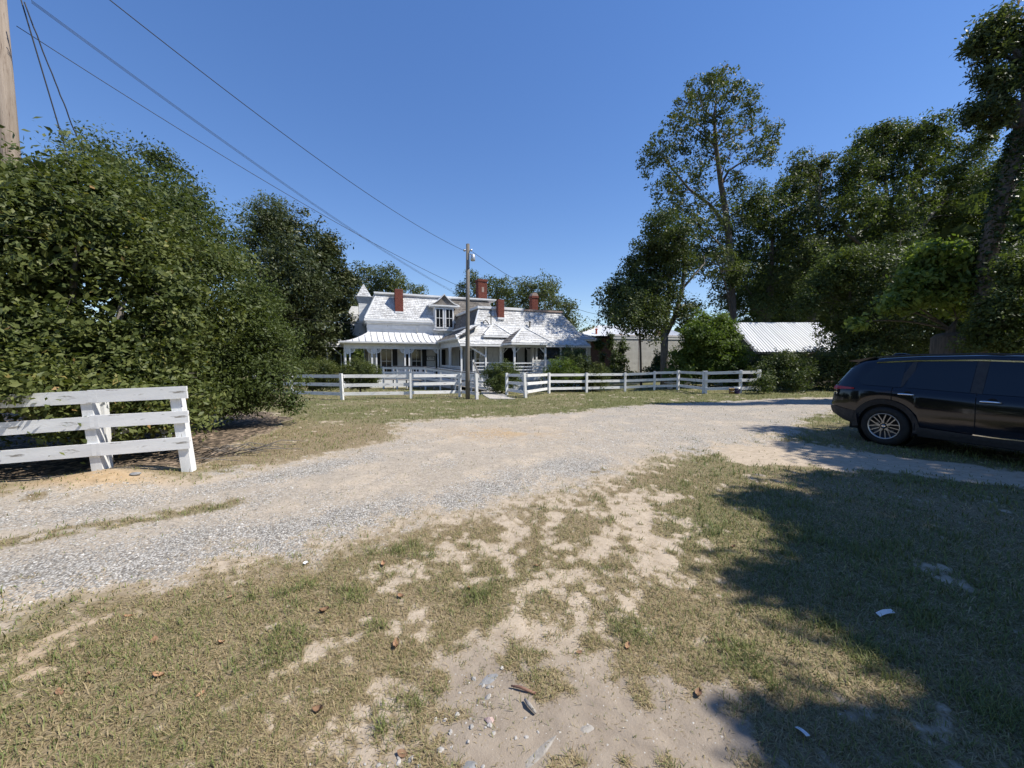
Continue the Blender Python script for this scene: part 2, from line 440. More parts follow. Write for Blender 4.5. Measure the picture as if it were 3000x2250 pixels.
# ------------------------------------------------------------------ ground material and sheet
def ground_material():
    m, nt, b = new_mat('ground_cover')
    v = coords(nt)
    nA = noise(nt, v, 1.3, 6); nB = noise(nt, v, 9, 6); nC = noise(nt, v, 70, 3); nD = noise(nt, v, 260, 2)
    def soft(name, lo=.35, hi=.65, amp=.5):
        a = mth(nt, 'ADD', attr(nt, name), mth(nt, 'MULTIPLY', mth(nt, 'SUBTRACT', nC, .5), amp))
        return ramp(nt, a, [(lo, (0, 0, 0)), (hi, (1, 1, 1))])
    sand = ramp(nt, nB, [(.3, (.40, .325, .240)), (.7, (.53, .440, .335))])
    sand = mixc(nt, ramp(nt, noise(nt, v, 24, 7, .75), [(.52, (0, 0, 0)), (.66, (.45, .45, .45))]), sand, (.26, .21, .155))
    sand = mixc(nt, ramp(nt, nD, [(.56, (0, 0, 0)), (.68, (.6, .6, .6))]), sand, (.20, .16, .12))
    dirt = ramp(nt, nB, [(.3, (.245, .200, .155)), (.7, (.34, .282, .220))])
    dirt = mixc(nt, ramp(nt, nD, [(.58, (0, 0, 0)), (.7, (.5, .5, .5))]), dirt, (.42, .37, .31))
    c = mixc(nt, attr(nt, 'dirt'), sand, dirt)
    c = mixc(nt, mth(nt, 'MULTIPLY', attr(nt, 'orange'), .75), c, ramp(nt, nB, [(.3, (.36, .235, .115)), (.7, (.48, .33, .17))]))
    # crushed stone
    vo = nt.nodes.new("ShaderNodeTexVoronoi"); vo.inputs['Scale'].default_value = 62
    nt.links.new(v, vo.inputs['Vector'])
    sep = nt.nodes.new("ShaderNodeSeparateColor"); nt.links.new(vo.outputs['Color'], sep.inputs[0])
    stone = ramp(nt, sep.outputs[0], [(0, (.21, .195, .175)), (.3, (.37, .35, .315)), (.6, (.50, .475, .43)), (1, (.67, .64, .595))])
    gap = ramp(nt, vo.outputs['Distance'], [(.3, (1, 1, 1)), (.66, (.58, .55, .51))])
    stone = mixc(nt, 1.0, stone, gap, 'MULTIPLY')
    keep = ramp(nt, mth(nt, 'ADD', attr(nt, 'grav'), mth(nt, 'MULTIPLY', mth(nt, 'SUBTRACT', sep.outputs[1], .5), .95)), [(.48, (0, 0, 0)), (.56, (1, 1, 1))])
    track = ramp(nt, nB, [(.3, (.37, .315, .245)), (.7, (.48, .415, .335))])
    track = mixc(nt, ramp(nt, nC, [(.5, (0, 0, 0)), (.66, (.7, .7, .7))]), track, (.215, .19, .165))
    track = mixc(nt, ramp(nt, nA, [(.50, (0, 0, 0)), (.66, (.75, .75, .75))]), track, (.55, .455, .345))
    nE = noise(nt, v, 30, 7, .78)
    track = mixc(nt, ramp(nt, nE, [(.50, (0, 0, 0)), (.60, (.62, .62, .62))]), track, (.20, .175, .15))
    c = mixc(nt, mth(nt, 'MULTIPLY', attr(nt, 'drv'), mth(nt, 'SUBTRACT', 1.0, attr(nt, 'orange'))), c, track)
    c = mixc(nt, keep, c, stone)
    # thatch and soil under the grass
    th = ramp(nt, nC, [(.3, (.125, .095, .055)), (.52, (.25, .195, .120)), (.72, (.38, .31, .205))])
    thg = ramp(nt, nC, [(.3, (.075, .078, .030)), (.52, (.135, .135, .055)), (.72, (.23, .205, .105))])
    c = mixc(nt, soft('grass', .35, .75, .6), c, mixc(nt, attr(nt, 'green'), th, thg))
    # fallen leaves under the shrubs
    v2 = nt.nodes.new("ShaderNodeTexVoronoi"); v2.inputs['Scale'].default_value = 17
    nt.links.new(v, v2.inputs['Vector'])
    s2 = nt.nodes.new("ShaderNodeSeparateColor"); nt.links.new(v2.outputs['Color'], s2.inputs[0])
    lit = ramp(nt, s2.outputs[0], [(0, (.045, .036, .028)), (.5, (.12, .092, .066)), (.85, (.23, .175, .125)), (1, (.40, .30, .22))])
    c = mixc(nt, soft('lit', .4, .6, .6), c, lit)
    nt.links.new(c, b.inputs['Base Color'])
    b.inputs['Roughness'].default_value = .93
    b.inputs['Specular IOR Level'].default_value = .15
    # relief: grains, stones, tyre tread pressed into the damp dirt
    h = mth(nt, 'ADD', mth(nt, 'MULTIPLY', nC, .35), mth(nt, 'MULTIPLY', nD, .25))
    h = mth(nt, 'ADD', h, mth(nt, 'MULTIPLY', mth(nt, 'SUBTRACT', .6, vo.outputs['Distance']), mth(nt, 'MULTIPLY', attr(nt, 'grav'), 1.4)))
    h = mth(nt, 'ADD', h, mth(nt, 'MULTIPLY', nB, .5))
    mp = nt.nodes.new("ShaderNodeMapping"); mp.inputs['Rotation'].default_value = (0, 0, math.radians(28))
    tc = nt.nodes.new("ShaderNodeTexCoord"); nt.links.new(tc.outputs['Object'], mp.inputs['Vector'])
    w1 = nt.nodes.new("ShaderNodeTexWave"); w1.bands_direction = 'Y'; w1.inputs['Scale'].default_value = 3.4; w1.inputs['Distortion'].default_value = .5
    w2 = nt.nodes.new("ShaderNodeTexWave"); w2.bands_direction = 'DIAGONAL'; w2.inputs['Scale'].default_value = 9.0; w2.inputs['Distortion'].default_value = .7
    nt.links.new(mp.outputs[0], w1.inputs['Vector']); nt.links.new(mp.outputs[0], w2.inputs['Vector'])
    tr = mth(nt, 'ADD', mth(nt, 'MULTIPLY', w1.outputs['Fac'], .55), mth(nt, 'MULTIPLY', mth(nt, 'GREATER_THAN', w2.outputs['Fac'], .6), .22))
    h = mth(nt, 'ADD', h, mth(nt, 'MULTIPLY', tr, mth(nt, 'MULTIPLY', attr(nt, 'tread'), 1.0)))
    bumpn(nt, b, h, .75, .014)
    return m
M['ground'] = ground_material()

def build_ground():
    # fan of rings round the viewer's standing place: fine near by, coarse towards the horizon
    fine = np.radians(np.arange(-70, 70.01, 0.35)); coarse = np.radians(np.arange(75, 286, 3.0))
    ang = np.concatenate([fine, coarse])
    rad = np.concatenate([[0.02, .25, .5, .75], np.geomspace(1.0, 90, 300), np.geomspace(110, 900, 10)])
    A, R = np.meshgrid(ang, rad)
    X = R * np.sin(A); Y = R * np.cos(A)
    Z = gz(X, Y)
    nr, na = X.shape
    V = np.stack([X.ravel(), Y.ravel(), Z.ravel()], 1)
    i = np.arange(nr - 1)[:, None]; j = np.arange(na)[None, :]; j2 = (j + 1) % na
    q = np.stack(np.broadcast_arrays(i * na + j, (i + 1) * na + j, (i + 1) * na + j2, i * na + j2), -1).reshape(-1, 4)
    cv = cover(X.ravel(), Y.ravel())
    x, y = X.ravel(), Y.ravel()
    n2 = fbm(x + 31, y - 12, 2.6, 4); n3 = fbm(x - 7, y + 5, 9.0, 3)
    drv = sst(-0.30, 0.30, sdist(x, y, DRIVE) + 1.2 * (n2 - 0.5) + 0.8 * (n3 - 0.5))
    tr = np.exp(-(ldist(x, y, [(0.15, 1.82), (0.75, 1.45), (1.4, 1.1)]) / 0.16) ** 4)
    tr = np.maximum(tr, .6 * np.exp(-(ldist(x, y, [(0.9, 3.1), (1.5, 2.8)]) / 0.16) ** 4))
    me = np_mesh('ground', V, q[:, ::-1].ravel(), 4, 'ground', dict(grass=cv['grass'], grav=cv['grav'], lit=cv['lit'], dirt=cv['dirt'], orange=cv['orange'], green=cv['green'], drv=drv, tread=tr), True)
    o = link('ground', me)
    tag(o, 'sandy lawn and pale gravel drive running from front left to far right', 'ground', kind='structure')
build_ground()

# ------------------------------------------------------------------ grass blades
def grass_material():
    m, nt, b = new_mat('grass_blade')
    c = ramp(nt, attr(nt, 'v'), [(0, (.25, .18, .095)), (.22, (.44, .35, .205)), (.42, (.36, .31, .15)), (.58, (.20, .205, .068)), (.8, (.135, .165, .048)), (1, (.20, .24, .08))])
    nt.links.new(c, b.inputs['Base Color']); b.inputs['Roughness'].default_value = .55; b.inputs['Specular IOR Level'].default_value = .3
    t = nt.nodes.new("ShaderNodeBsdfTranslucent"); nt.links.new(c, t.inputs['Color'])
    mx = nt.nodes.new("ShaderNodeMixShader"); mx.inputs[0].default_value = .25
    nt.links.new(b.outputs[0], mx.inputs[1]); nt.links.new(t.outputs[0], mx.inputs[2])
    nt.links.new(mx.outputs[0], nt.nodes['Material Output'].inputs['Surface'])
    return m
M['grass'] = grass_material()

def build_grass():
    VS, LS, AT = [], [], []
    base = 0
    zones = [(1.2, 2.3, 90000, .052, .0028, 3), (2.3, 3.6, 100000, .054, .0036, 3), (3.6, 6.0, 100000, .057, .0052, 2), (6.0, 10.0, 80000, .06, .0085, 2), (10.0, 17.0, 90000, .065, .015, 1), (17.0, 29.0, 60000, .08, .026, 1)]
    for r0, r1, n, ln, wd, seg in zones:
        th = np.radians(rng.uniform(-60, 60, n)); r = np.sqrt(rng.uniform(r0 * r0, r1 * r1, n))
        x = r * np.sin(th); y = r * np.cos(th)
        # gather into small tufts
        x = x + rng.normal(0, .012, n); y = y + rng.normal(0, .012, n)
        cv = cover(x, y)
        clump = fbm(x, y, 14.0, 2)
        ok = rng.random(n) < cv['grass'] * (0.45 + 0.75 * sst(.35, .6, clump)) + 0.05 * (1 - cv['grav']) * (1 - cv['lit'])
        x, y = x[ok], y[ok]; n = len(x)
        gr = cv['green'][ok]; de = cv['grass'][ok]
        tuft = sst(.60, .70, fbm(x + 9, y + 2, 3.3, 3))
        dry = rng.random(n) > np.clip(0.14 + 0.72 * gr + .5 * tuft, 0, 1)
        val = np.where(dry, rng.uniform(0, .46, n), rng.uniform(.5, 1.0, n))
        flat = np.where(dry, rng.uniform(.06, .5, n), rng.uniform(.25, 1.1, n))          # how far it stands up
        L = ln * rng.uniform(.5, 1.35, n) * (0.75 + .35 * gr + .30 * tuft) * (0.6 + .5 * de)
        W = wd * rng.uniform(.7, 1.3, n)
        az = rng.uniform(0, 2 * np.pi, n) + 0
        dx, dy = np.cos(az), np.sin(az); px, py = -dy, dx
        z = gz(x, y) - .004
        h = L * np.sin(flat); s = L * np.cos(flat)
        P0 = np.stack([x, y, z], 1)
        D = np.stack([dx, dy, 0 * x], 1); S = np.stack([px, py, 0 * x], 1) * W[:, None] * .5
        up = np.array([0, 0, 1.0])
        mid = P0 + D * (s * .45)[:, None] + up * (h * .75 + .004)[:, None]
        tip = P0 + D * s[:, None] + up * (h + .003 - .25 * L * (flat < .4))[:, None]
        tip[:, 2] = np.maximum(tip[:, 2], P0[:, 2] + .006)
        if seg == 1:
            vv = np.stack([P0 - S, P0 + S, tip], 1).reshape(-1, 3); k = 3
            f = np.array([[0, 1, 2]])
        else:
            vv = np.stack([P0 - S, P0 + S, mid + S * .85, mid - S * .85, tip], 1).reshape(-1, 3); k = 5
            f = np.array([[0, 1, 2], [0, 2, 3], [3, 2, 4]])
        ids = base + (np.arange(n) * k)[:, None, None] + f[None]
        VS.append(vv); LS.append(ids.reshape(-1)); AT.append(np.repeat(val, k)); base += n * k
    me = np_mesh('grass', np.concatenate(VS), np.concatenate(LS), 3, 'grass', dict(v=np.concatenate(AT)))
    tag(link('grass', me), 'short patchy lawn grass, dry tan with green tufts', 'grass', kind='stuff')
    print('grass tris', sum(len(l) for l in LS) // 3)
build_grass()

# ------------------------------------------------------------------ the white Victorian house
# local frame: a runs along the front to the right, b runs back, z up
TH = math.radians(23)
house = empty('house', (-12.6, 28.5, 0), TH, 'rambling white Victorian house with shingled mansard roofs, brick chimneys and wide porches', 'house')
HG = -0.66            # ground level by the house
FL = 0.18             # main porch floor
WF = 0.52             # kitchen wing porch floor

def P(name, mat, mb, parent=house, smooth=False, kind=None):
    return mb.build(name, mat, parent, smooth, kind)

def clap(mb, p, q, z0, z1, nrm, h=0.118):
    "overlapping boards on a wall that runs from p to q (a, b) and faces nrm"
    p = Vector((p[0], p[1], 0)); q = Vector((q[0], q[1], 0)); n = Vector((nrm[0], nrm[1], 0)).normalized()
    z = z0
    while z < z1 - .01:
        t = min(z + h, z1)
        a, b = p + Vector((0, 0, z)), q + Vector((0, 0, z)); c, d = q + Vector((0, 0, t)), p + Vector((0, 0, t))
        mb.quad(a + n * .026, b + n * .026, c + n * .004, d + n * .004)
        mb.quad(a, b, b + n * .026, a + n * .026)
        z = t
def wall(name, p, q, z0, z1, nrm, mat='siding'):
    mb = MB(); clap(mb, p, q, z0, z1, nrm); return P(name, mat, mb)

def shingles(name, mat, bl, br, tl, tr, rows, wid, parent=house, thick=.028, jit=.25):
    "courses of shingles laid over the slope bl-br-tr-tl, each with its own edge"
    bl, br, tl, tr = map(Vector, (bl, br, tl, tr)); mb = MB()
    n = (br - bl).cross(tl - bl).normalized()
    for r in range(rows):
        t0, t1 = r / rows, min(1.0, (r + 1.12) / rows)
        L0, R0 = bl.lerp(tl, t0), br.lerp(tr, t0); L1, R1 = bl.lerp(tl, t1), br.lerp(tr, t1)
        cnt = max(1, int((R0 - L0).length / wid)); off = .5 * (r % 2)
        for k in range(cnt + 1):
            u0 = min(1, max(0, (k - off) / cnt)); u1 = min(1, max(0, (k + 1 - off) / cnt - .012 / max(.1, (R0 - L0).length)))
            if u1 - u0 < .001: continue
            w = thick * random.uniform(.6, 1.5); dn = random.uniform(-jit, jit) * .03
            dl = (bl - tl).normalized() * dn
            a, b = L0.lerp(R0, u0) + n * w + dl, L0.lerp(R0, u1) + n * w + dl
            c, d = L1.lerp(R1, u1) + n * .004, L1.lerp(R1, u0) + n * .004
            e, f = L0.lerp(R0, u0) + dl, L0.lerp(R0, u1) + dl
            v = random.random()
            mb.add([a, b, c, d, e, f], [(0, 1, 2, 3), (4, 5, 1, 0), (4, 0, 3), (5, 2, 1)], v)
    core = MB().quad(bl, br, tr, tl)
    P(name + '_board', 'dark', core, parent)
    o = mb.build(name, mat, parent, False, 'stuff', recalc=False)
    return o

def bricks(name, parent, x0, x1, y0, y1, z0, z1, mat='brick', L=.21, H=.072, gap=.010):
    "courses of separate bricks round a square shaft, mortar core behind the joints"
    MB().span(x0 + .012, x1 - .012, y0 + .012, y1 - .012, z0, z1 - .01).build('mortar_core', 'mortar', parent)
    mb = MB(); z = z0; r = 0
    while z < z1 - .02:
        h = min(H, z1 - z) - gap
        for (ax, s0, s1, c) in (('x', x0, x1, y0), ('x', x0, x1, y1), ('y', y0, y1, x0), ('y', y0, y1, x1)):
            n = max(1, round((s1 - s0) / L)); off = .5 * (r % 2)
            for k in range(n + 1):
                u0 = max(s0, s0 + (s1 - s0) * (k - off) / n); u1 = min(s1, s0 + (s1 - s0) * (k + 1 - off) / n) - gap
                if u1 - u0 < .03: continue
                pr = random.uniform(-.004, .006); v = random.random(); w = .05
                out = -1 if c in (x0, y0) and ((ax == 'x' and c == y0) or (ax == 'y' and c == x0)) else 1
                cc = c + out * (pr) - out * w / 2
                if ax == 'x': mb.box(((u0 + u1) / 2, cc, z + h / 2), (u1 - u0, w, h), 0, v)
                else: mb.box((cc, (u0 + u1) / 2, z + h / 2), (w, u1 - u0, h), 0, v)
        z += H; r += 1
    return mb.build(name, mat, parent, False, 'stuff')

def window(a, b, z0, z1, w, face='front', shutters=True, bars=(1, 1), parent=house, frame='white', depth=.06):
    "sash window on a wall: casing, sash bars, panes, shutters"
    nx, ny = {'front': (0, -1), 'left': (-1, 0), 'right': (1, 0)}[face]
    tx, ty = (1, 0) if face == 'front' else (0, 1)
    def sp(mb, t0, t1, d0, d1, za, zb):
        xs = sorted((a + tx * t0 + nx * d0, a + tx * t1 + nx * d1)); ys = sorted((b + ty * t0 + ny * d0, b + ty * t1 + ny * d1))
        mb.span(xs[0], xs[1], ys[0], ys[1], za, zb)
    c = .09
    fr = MB()
    sp(fr, -w / 2 - c, -w / 2, .0, depth, z0 - c, z1 + c); sp(fr, w / 2, w / 2 + c, .0, depth, z0 - c, z1 + c)
    sp(fr, -w / 2, w / 2, .0, depth, z1, z1 + c); sp(fr, -w / 2, w / 2, .0, depth + .03, z0 - c, z0)
    o = fr.build('window', frame, parent)
    # panes
    nxp, nzp = bars[0] + 1, bars[1] + 1
    for i in range(nxp):
        for j in range(nzp):
            pm = MB(); sp(pm, -w / 2 + w * i / nxp + .012, -w / 2 + w * (i + 1) / nxp - .012, .030, .036, z0 + (z1 - z0) * j / nzp + .012, z0 + (z1 - z0) * (j + 1) / nzp - .012)
            pm.build('pane', 'pane', o)
    bm = MB()
    for i in range(1, nxp): sp(bm, -w / 2 + w * i / nxp - .018, -w / 2 + w * i / nxp + .018, .030, .05, z0, z1)
    for j in range(1, nzp): sp(bm, -w / 2, w / 2, .030, .048, z0 + (z1 - z0) * j / nzp - .022, z0 + (z1 - z0) * j / nzp + .022)
    bm.build('sash_bar', frame, o)
    if shutters:
        sw = w * .48
        for s in (-1, 1):
            t0 = s * (w / 2 + c + .01); t1 = s * (w / 2 + c + .01 + sw); t0, t1 = min(t0, t1), max(t0, t1)
            sh = MB(); sp(sh, t0, t1, .028, .05, z0 - .05, z1 + .05)
            k = z0
            while k < z1 - .05:
                sp(sh, t0 + .04, t1 - .04, .045, .062, k, k + .045); k += .075
            sh.build('shutter', 'black', parent)
    return o

def bracket(mb, p, q, up=.30, r=.33):
    "fan of scroll-cut spokes between post p and the frieze, spreading towards q (unit step in a, b)"
    p = Vector(p); d = Vector((q[0], q[1], 0))
    for k in range(6):
        a0 = math.radians(6 + 14 * k); a1 = a0 + math.radians(8)
        r0, r1 = r * .25, r
        pts = [p + d * (r0 * math.cos(t)) * 1.0 + Vector((0, 0, -r0 * math.sin(t))) for t in (a0, a1)] + [p + d * (r1 * math.cos(t)) + Vector((0, 0, -r1 * math.sin(t))) for t in (a1, a0)]
        side = Vector((-d.y, d.x, 0)) * .03
        mb.prism([q_ - side / 2 for q_ in pts], side)
    pts = []
    for k in range(9):
        t = math.radians(90 * k / 8); pts.append((t))
    side = Vector((-d.y, d.x, 0)) * .035
    for t0, t1 in zip(pts[:-1], pts[1:]):
        quad = [p + d * (rr * math.cos(t)) + Vector((0, 0, -rr * math.sin(t))) for rr, t in ((r - .05, t0), (r, t0), (r, t1), (r - .05, t1))]
        mb.prism([q_ - side / 2 for q_ in quad], side)

# --- main block: walls
MW = 2.3                                    # front wall plane
wall('wall', (1.97, MW), (13.4, MW), FL, 4.70, (0, -1))
wall('wall', (1.97, 11.0), (1.97, MW), FL, 4.70, (-1, 0))
wall('wall', (13.4, MW), (13.4, 11.0), FL, 4.70, (1, 0))
wall('wall', (13.4, 11.0), (1.97, 11.0), FL, 4.70, (0, 1))
P('corner_board', 'white', MB().span(1.93, 2.09, MW - .045, MW + .10, FL, 4.70))
P('foundation', 'whitebrick', MB().span(1.95, 13.42, MW - .02, 11.02, HG - .3, FL - .02))
# eaves cornice
for nm, (x0, x1, y0, y1, z0, z1) in {'cornice': (1.70, 13.67, 1.92, 11.3, 4.66, 4.82), 'cornice_band': (1.80, 13.57, 2.05, 11.2, 4.50, 4.658)}.items():
    P(nm, 'white', MB().span(x0, x1, y0, y1, z0, z1))
# frieze board above the porch roof
P('frieze', 'white', MB().span(1.9, 13.45, MW - .05, MW - .002, 4.05, 4.46))
# mansard
B0, B1, zt = 1.98, 3.35, 7.0
shingles('mansard_shingles', 'shingle', (1.76, B0, 4.83), (9.1, B0, 4.83), (2.76, B1, zt), (9.1, B1, zt), 14, .21)
shingles('mansard_shingles', 'bare_shade_shingle', (9.1, B0, 4.83), (13.6, B0, 4.83), (9.1, B1, zt), (12.6, B1, zt), 13, .30)
shingles('mansard_shingles', 'shingle', (1.76, 11.25, 4.83), (1.76, B0, 4.83), (2.76, 10.2, zt), (2.76, B1, zt), 13, .30)
shingles('mansard_shingles', 'shingle', (13.6, B0, 4.83), (13.6, 11.25, 4.83), (12.6, B1, zt), (12.6, 10.2, zt), 13, .30)
P('roof_deck', 'bare_shade_shingle', MB().span(2.8, 12.55, 3.4, 10.2, 6.9, 7.0))
tc = MB()
for x0, x1, y0, y1 in ((2.62, 13.35, 3.18, 3.42), (2.62, 2.86, 3.42, 10.3), (13.1, 13.35, 3.42, 10.3)):
    tc.span(x0, x1, y0, y1, 6.96, 7.12)
for x0, x1, y0, y1 in ((2.55, 13.42, 3.10, 3.20),):
    tc.span(x0, x1, y0, y1, 7.03, 7.16)
P('top_cornice', 'white', tc)
hip = MB(); hip.bar((1.76, B0, 4.87), (2.76, B1, 7.0), .10, .05); P('hip_trim', 'white', hip)

# --- chimneys
def chimney(x0, x1, y0, y1, z0, z1, cap=None):
    c = empty('chimney', ((x0 + x1) / 2, (y0 + y1) / 2, z0)); c.parent = house
    hx, hy, h = (x1 - x0) / 2, (y1 - y0) / 2, z1 - z0
    bricks('bricks', c, -hx, hx, -hy, hy, 0, h - (.22 if cap else 0))
    if cap:
        bricks('corbel_bricks', c, -hx - .05, hx + .05, -hy - .05, hy + .05, h - .22, h)
    if cap == 'hood':
        hd = MB()
        pts = [(-hx - .02, h)] + [((hx + .02) * math.cos(math.pi - math.pi * k / 8), h + .32 * math.sin(math.pi * k / 8)) for k in range(1, 8)] + [(hx + .02, h)]
        hd.prism([(x, -hy, z) for x, z in pts], (0, 2 * hy, 0)); hd.build('hood', 'mortar', c)
    else:
        MB().span(-hx + .1, hx - .1, -hy + .1, hy - .1, h - .02, h + .012).build('flue', 'dark', c)
    MB().span(-hx - .035, hx + .035, -hy - .035, hy, -.04, .10).build('flashing', 'white', c)
    return c
chimney(4.16, 4.80, 2.30, 2.95, 5.42, 7.38)
c2 = chimney(11.85, 12.70, 3.7, 4.55, 6.5, 9.05, 'corbel')
MB().span(-.10, .12, -.435, -.41, 1.35, 1.80).build('niche', 'mortar', c2)
chimney(17.45, 18.10, 3.7, 4.35, 5.2, 7.85, 'hood')

# --- dormer with a concave gable
dm = MB(); dm.span(7.31, 9.00, 1.88, 4.2, 4.12, 6.10); P('dormer', 'white', dm)
dr = MB()
prof = [(6.86, 6.16), (7.20, 6.26), (7.55, 6.46), (7.88, 6.76), (8.155, 7.06), (8.43, 6.76), (8.76, 6.46), (9.11, 6.26), (9.45, 6.16)]
for (x0, z0), (x1, z1) in zip(prof[:-1], prof[1:]):
    dr.prism([(x0, 1.72, z0), (x1, 1.72, z1), (x1, 1.72, z1 + .06), (x0, 1.72, z0 + .06)], (0, 2.7, 0))
P('dormer_roof', 'white', dr)
ped = MB(); ped.prism([(x, 1.86, z - .01) for x, z in prof], (0, .05, 0)); P('pediment', 'bare_shade_shingle', ped)
dc = MB(); dc.span(6.80, 9.50, 1.66, 2.2, 6.06, 6.16); dc.span(6.90, 9.40, 1.74, 2.2, 5.98, 6.06); P('dormer_cornice', 'white', dc)
P('dormer_base', 'white', MB().span(7.22, 9.08, 1.80, 2.25, 4.02, 4.12))
for wa in (7.73, 8.58):
    w = window(wa, 1.86, 4.30, 5.84, .56, 'front', False, (1, 1))
    # curtains just behind the glass, printed notices
    MB().span(wa - .24, wa + .24, 1.850, 1.856, 4.85, 5.25).build('notice', 'white', w)
# --- corner tower
tw = MB(); clap(tw, (1.40, 4.85), (2.30, 4.85), 4.85, 6.40, (0, -1)); clap(tw, (1.40, 5.75), (1.40, 4.85), 3.4, 6.40, (-1, 0)); clap(tw, (2.3, 4.85), (2.3, 5.75), 4.85, 6.4, (1, 0))
P('tower_wall', 'siding', tw)
fl = MB()
def frustum(mb, cx, cy, h0, z0, h1, z1, val=None):
    a = [(cx + sx * h0, cy + sy * h0, z0) for sx, sy in ((-1, -1), (1, -1), (1, 1), (-1, 1))]; b = [(cx + sx * h1, cy + sy * h1, z1) for sx, sy in ((-1, -1), (1, -1), (1, 1), (-1, 1))]
    mb.add(a + b, [(3, 2, 1, 0), (4, 5, 6, 7)] + [(i, (i + 1) % 4, 4 + (i + 1) % 4, 4 + i) for i in range(4)], val)
frustum(fl, 1.85, 5.3, .47, 6.36, .66, 6.92); frustum(fl, 1.85, 5.3, .70, 6.92, .70, 6.98); P('tower_flare', 'shingle', fl)
T = Vector((1.85, 5.3, 8.12)); c4 = [Vector((1.85 + sx * .56, 5.3 + sy * .56, 6.98)) for sx, sy in ((-1, -1), (1, -1), (1, 1), (-1, 1))]
for i in range(4):
    tp = T + Vector((0, 0, -.02)); shingles('spire_shingles', 'shingle', c4[i], c4[(i + 1) % 4], tp + (c4[i] - T) * .03, tp + (c4[(i + 1) % 4] - T) * .03, 8, .2)
# --- left rear projection with its own small mansard and dark louvred side
lp = MB(); clap(lp, (.72, 9.4), (.72, 7.2), 2.9, 5.55, (-1, 0)); clap(lp, (.72, 7.2), (1.97, 7.2), 2.9, 5.55, (0, -1)); P('side_bay', 'siding', lp)
lr = MB(); frustum(lr, 1.35, 8.3, .95, 5.55, .95, 5.66); frustum(lr, 1.35, 8.3, .85, 5.66, .5, 6.45); P('side_bay_roof', 'shingle', lr)
P('louvre_screen', 'black', MB().span(.25, .70, 9.0, 9.12, 3.3, 5.1))
window(.72, 8.3, 3.3, 4.7, .7, 'left', False, (1, 1))

# --- front porch of the main block: bell-cast seamed metal roof
def bell(t):
    return 2.90 + .86 * t ** 1.75
NS = 10
pr = MB()
for k in range(NS):
    t0, t1 = k / NS, (k + 1) / NS
    b0_, b1_ = -.06 + 2.36 * t0, -.06 + 2.36 * t1; a0_, a1_ = -.10 + 2.07 * t0, -.10 + 2.07 * t1
    pr.quad((a0_, b0_, bell(t0)), (9.0, b0_, bell(t0)), (9.0, b1_, bell(t1)), (a1_, b1_, bell(t1)))
    pr.quad((a0_, b0_, bell(t0)), (a1_, b1_, bell(t1)), (a1_, 10.0, bell(t1)), (a0_, 10.0, bell(t0)))
P('porch_roof', 'seam', pr, smooth=True)
k = 0
x = .35
while x < 8.6:
    sm = MB(); pts = []
    for i in range(NS + 1):
        t = i / NS; a_ = -.10 + 2.07 * t
        if a_ <= x: pts.append((x, -.06 + 2.36 * t, bell(t) + .022))
    if len(pts) > 1:
        for p_, q_ in zip(pts[:-1], pts[1:]): sm.bar(p_, q_, .03, .05)
        P('roof_seam', 'seamedge', sm)
    x += .46
y = .4
while y < 9.5:
    sm = MB(); pts = [(-.10 + 2.07 * i / NS, y, bell(i / NS) + .022) for i in range(NS + 1) if -.06 + 2.36 * i / NS <= y]
    if len(pts) > 1:
        for p_, q_ in zip(pts[:-1], pts[1:]): sm.bar(p_, q_, .03, .05)
        P('roof_seam', 'seamedge', sm)
    y += .46
P('porch_fascia', 'white', MB().span(-.12, 7.34, -.10, .02, 2.74, 2.885).span(-.12, 0.0, .02, 10.0, 2.74, 2.885))
P('porch_gutter', 'white', MB().span(-.20, 7.30, -.19, -.10, 2.80, 2.88))
P('porch_ceiling', 'siding', MB().span(.05, 7.4, .05, 2.28, 2.70, 2.735).span(.05, 1.95, 2.28, 10, 2.70, 2.735))
P('porch_frieze', 'white', MB().span(.16, 7.5, .29, .35, 2.36, 2.70).span(.16, .22, .35, 9.8, 2.36, 2.70))
P('porch_floor', 'deck', MB().span(.05, 9.0, .12, 2.28, FL - .06, FL).span(.05, 1.95, 2.28, 10, FL - .06, FL))
P('porch_skirt', 'white', MB().span(.12, 7.3, .16, .20, HG - .1, FL - .07).span(.12, .16, .20, 10, HG - .1, FL - .07))
posts = [.27, .58, 2.14, 2.46, 4.60, 4.93, 7.24]
for pa in posts:
    P('porch_post', 'white', MB().span(pa - .055, pa + .055, .27, .38, FL, 2.36))
    P('post_strip', 'white', MB().span(pa - .045, pa + .045, .255, .285, 2.36, 2.72))
for pb in (1.9, 2.2, 4.2, 4.5, 6.6, 6.9, 9.4):
    P('porch_post', 'white', MB().span(.13, .24, pb - .055, pb + .055, FL, 2.36))
for pa, dirs in ((.27, ()), (.58, (1,)), (2.14, (-1,)), (2.46, (1,)), (4.60, (-1,)), (4.93, (1,)), (7.24, (-1,))):
    for d in dirs:
        bb = MB(); bracket(bb, (pa + d * .05, .325, 2.355), (d, 0)); P('fan_bracket', 'white', bb)
for pa, pb_ in ((.27, .58), (2.14, 2.46), (4.60, 4.93)):
    bb = MB(); bb.span(pa + .056, pb_ - .056, .30, .35, 2.06, 2.355); bb.lathe([(0, -.025), (.085, -.025), (.085, .025), (0, .025)], 14, ((pa + pb_) / 2, .325, 2.03), 'y'); P('pierced_panel', 'white', bb)
for pb in (1.9, 2.2, 4.2, 4.5):
    bb = MB(); bracket(bb, (.185, pb - .06, 2.355), (0, -1), r=.3); P('fan_bracket', 'white', bb)
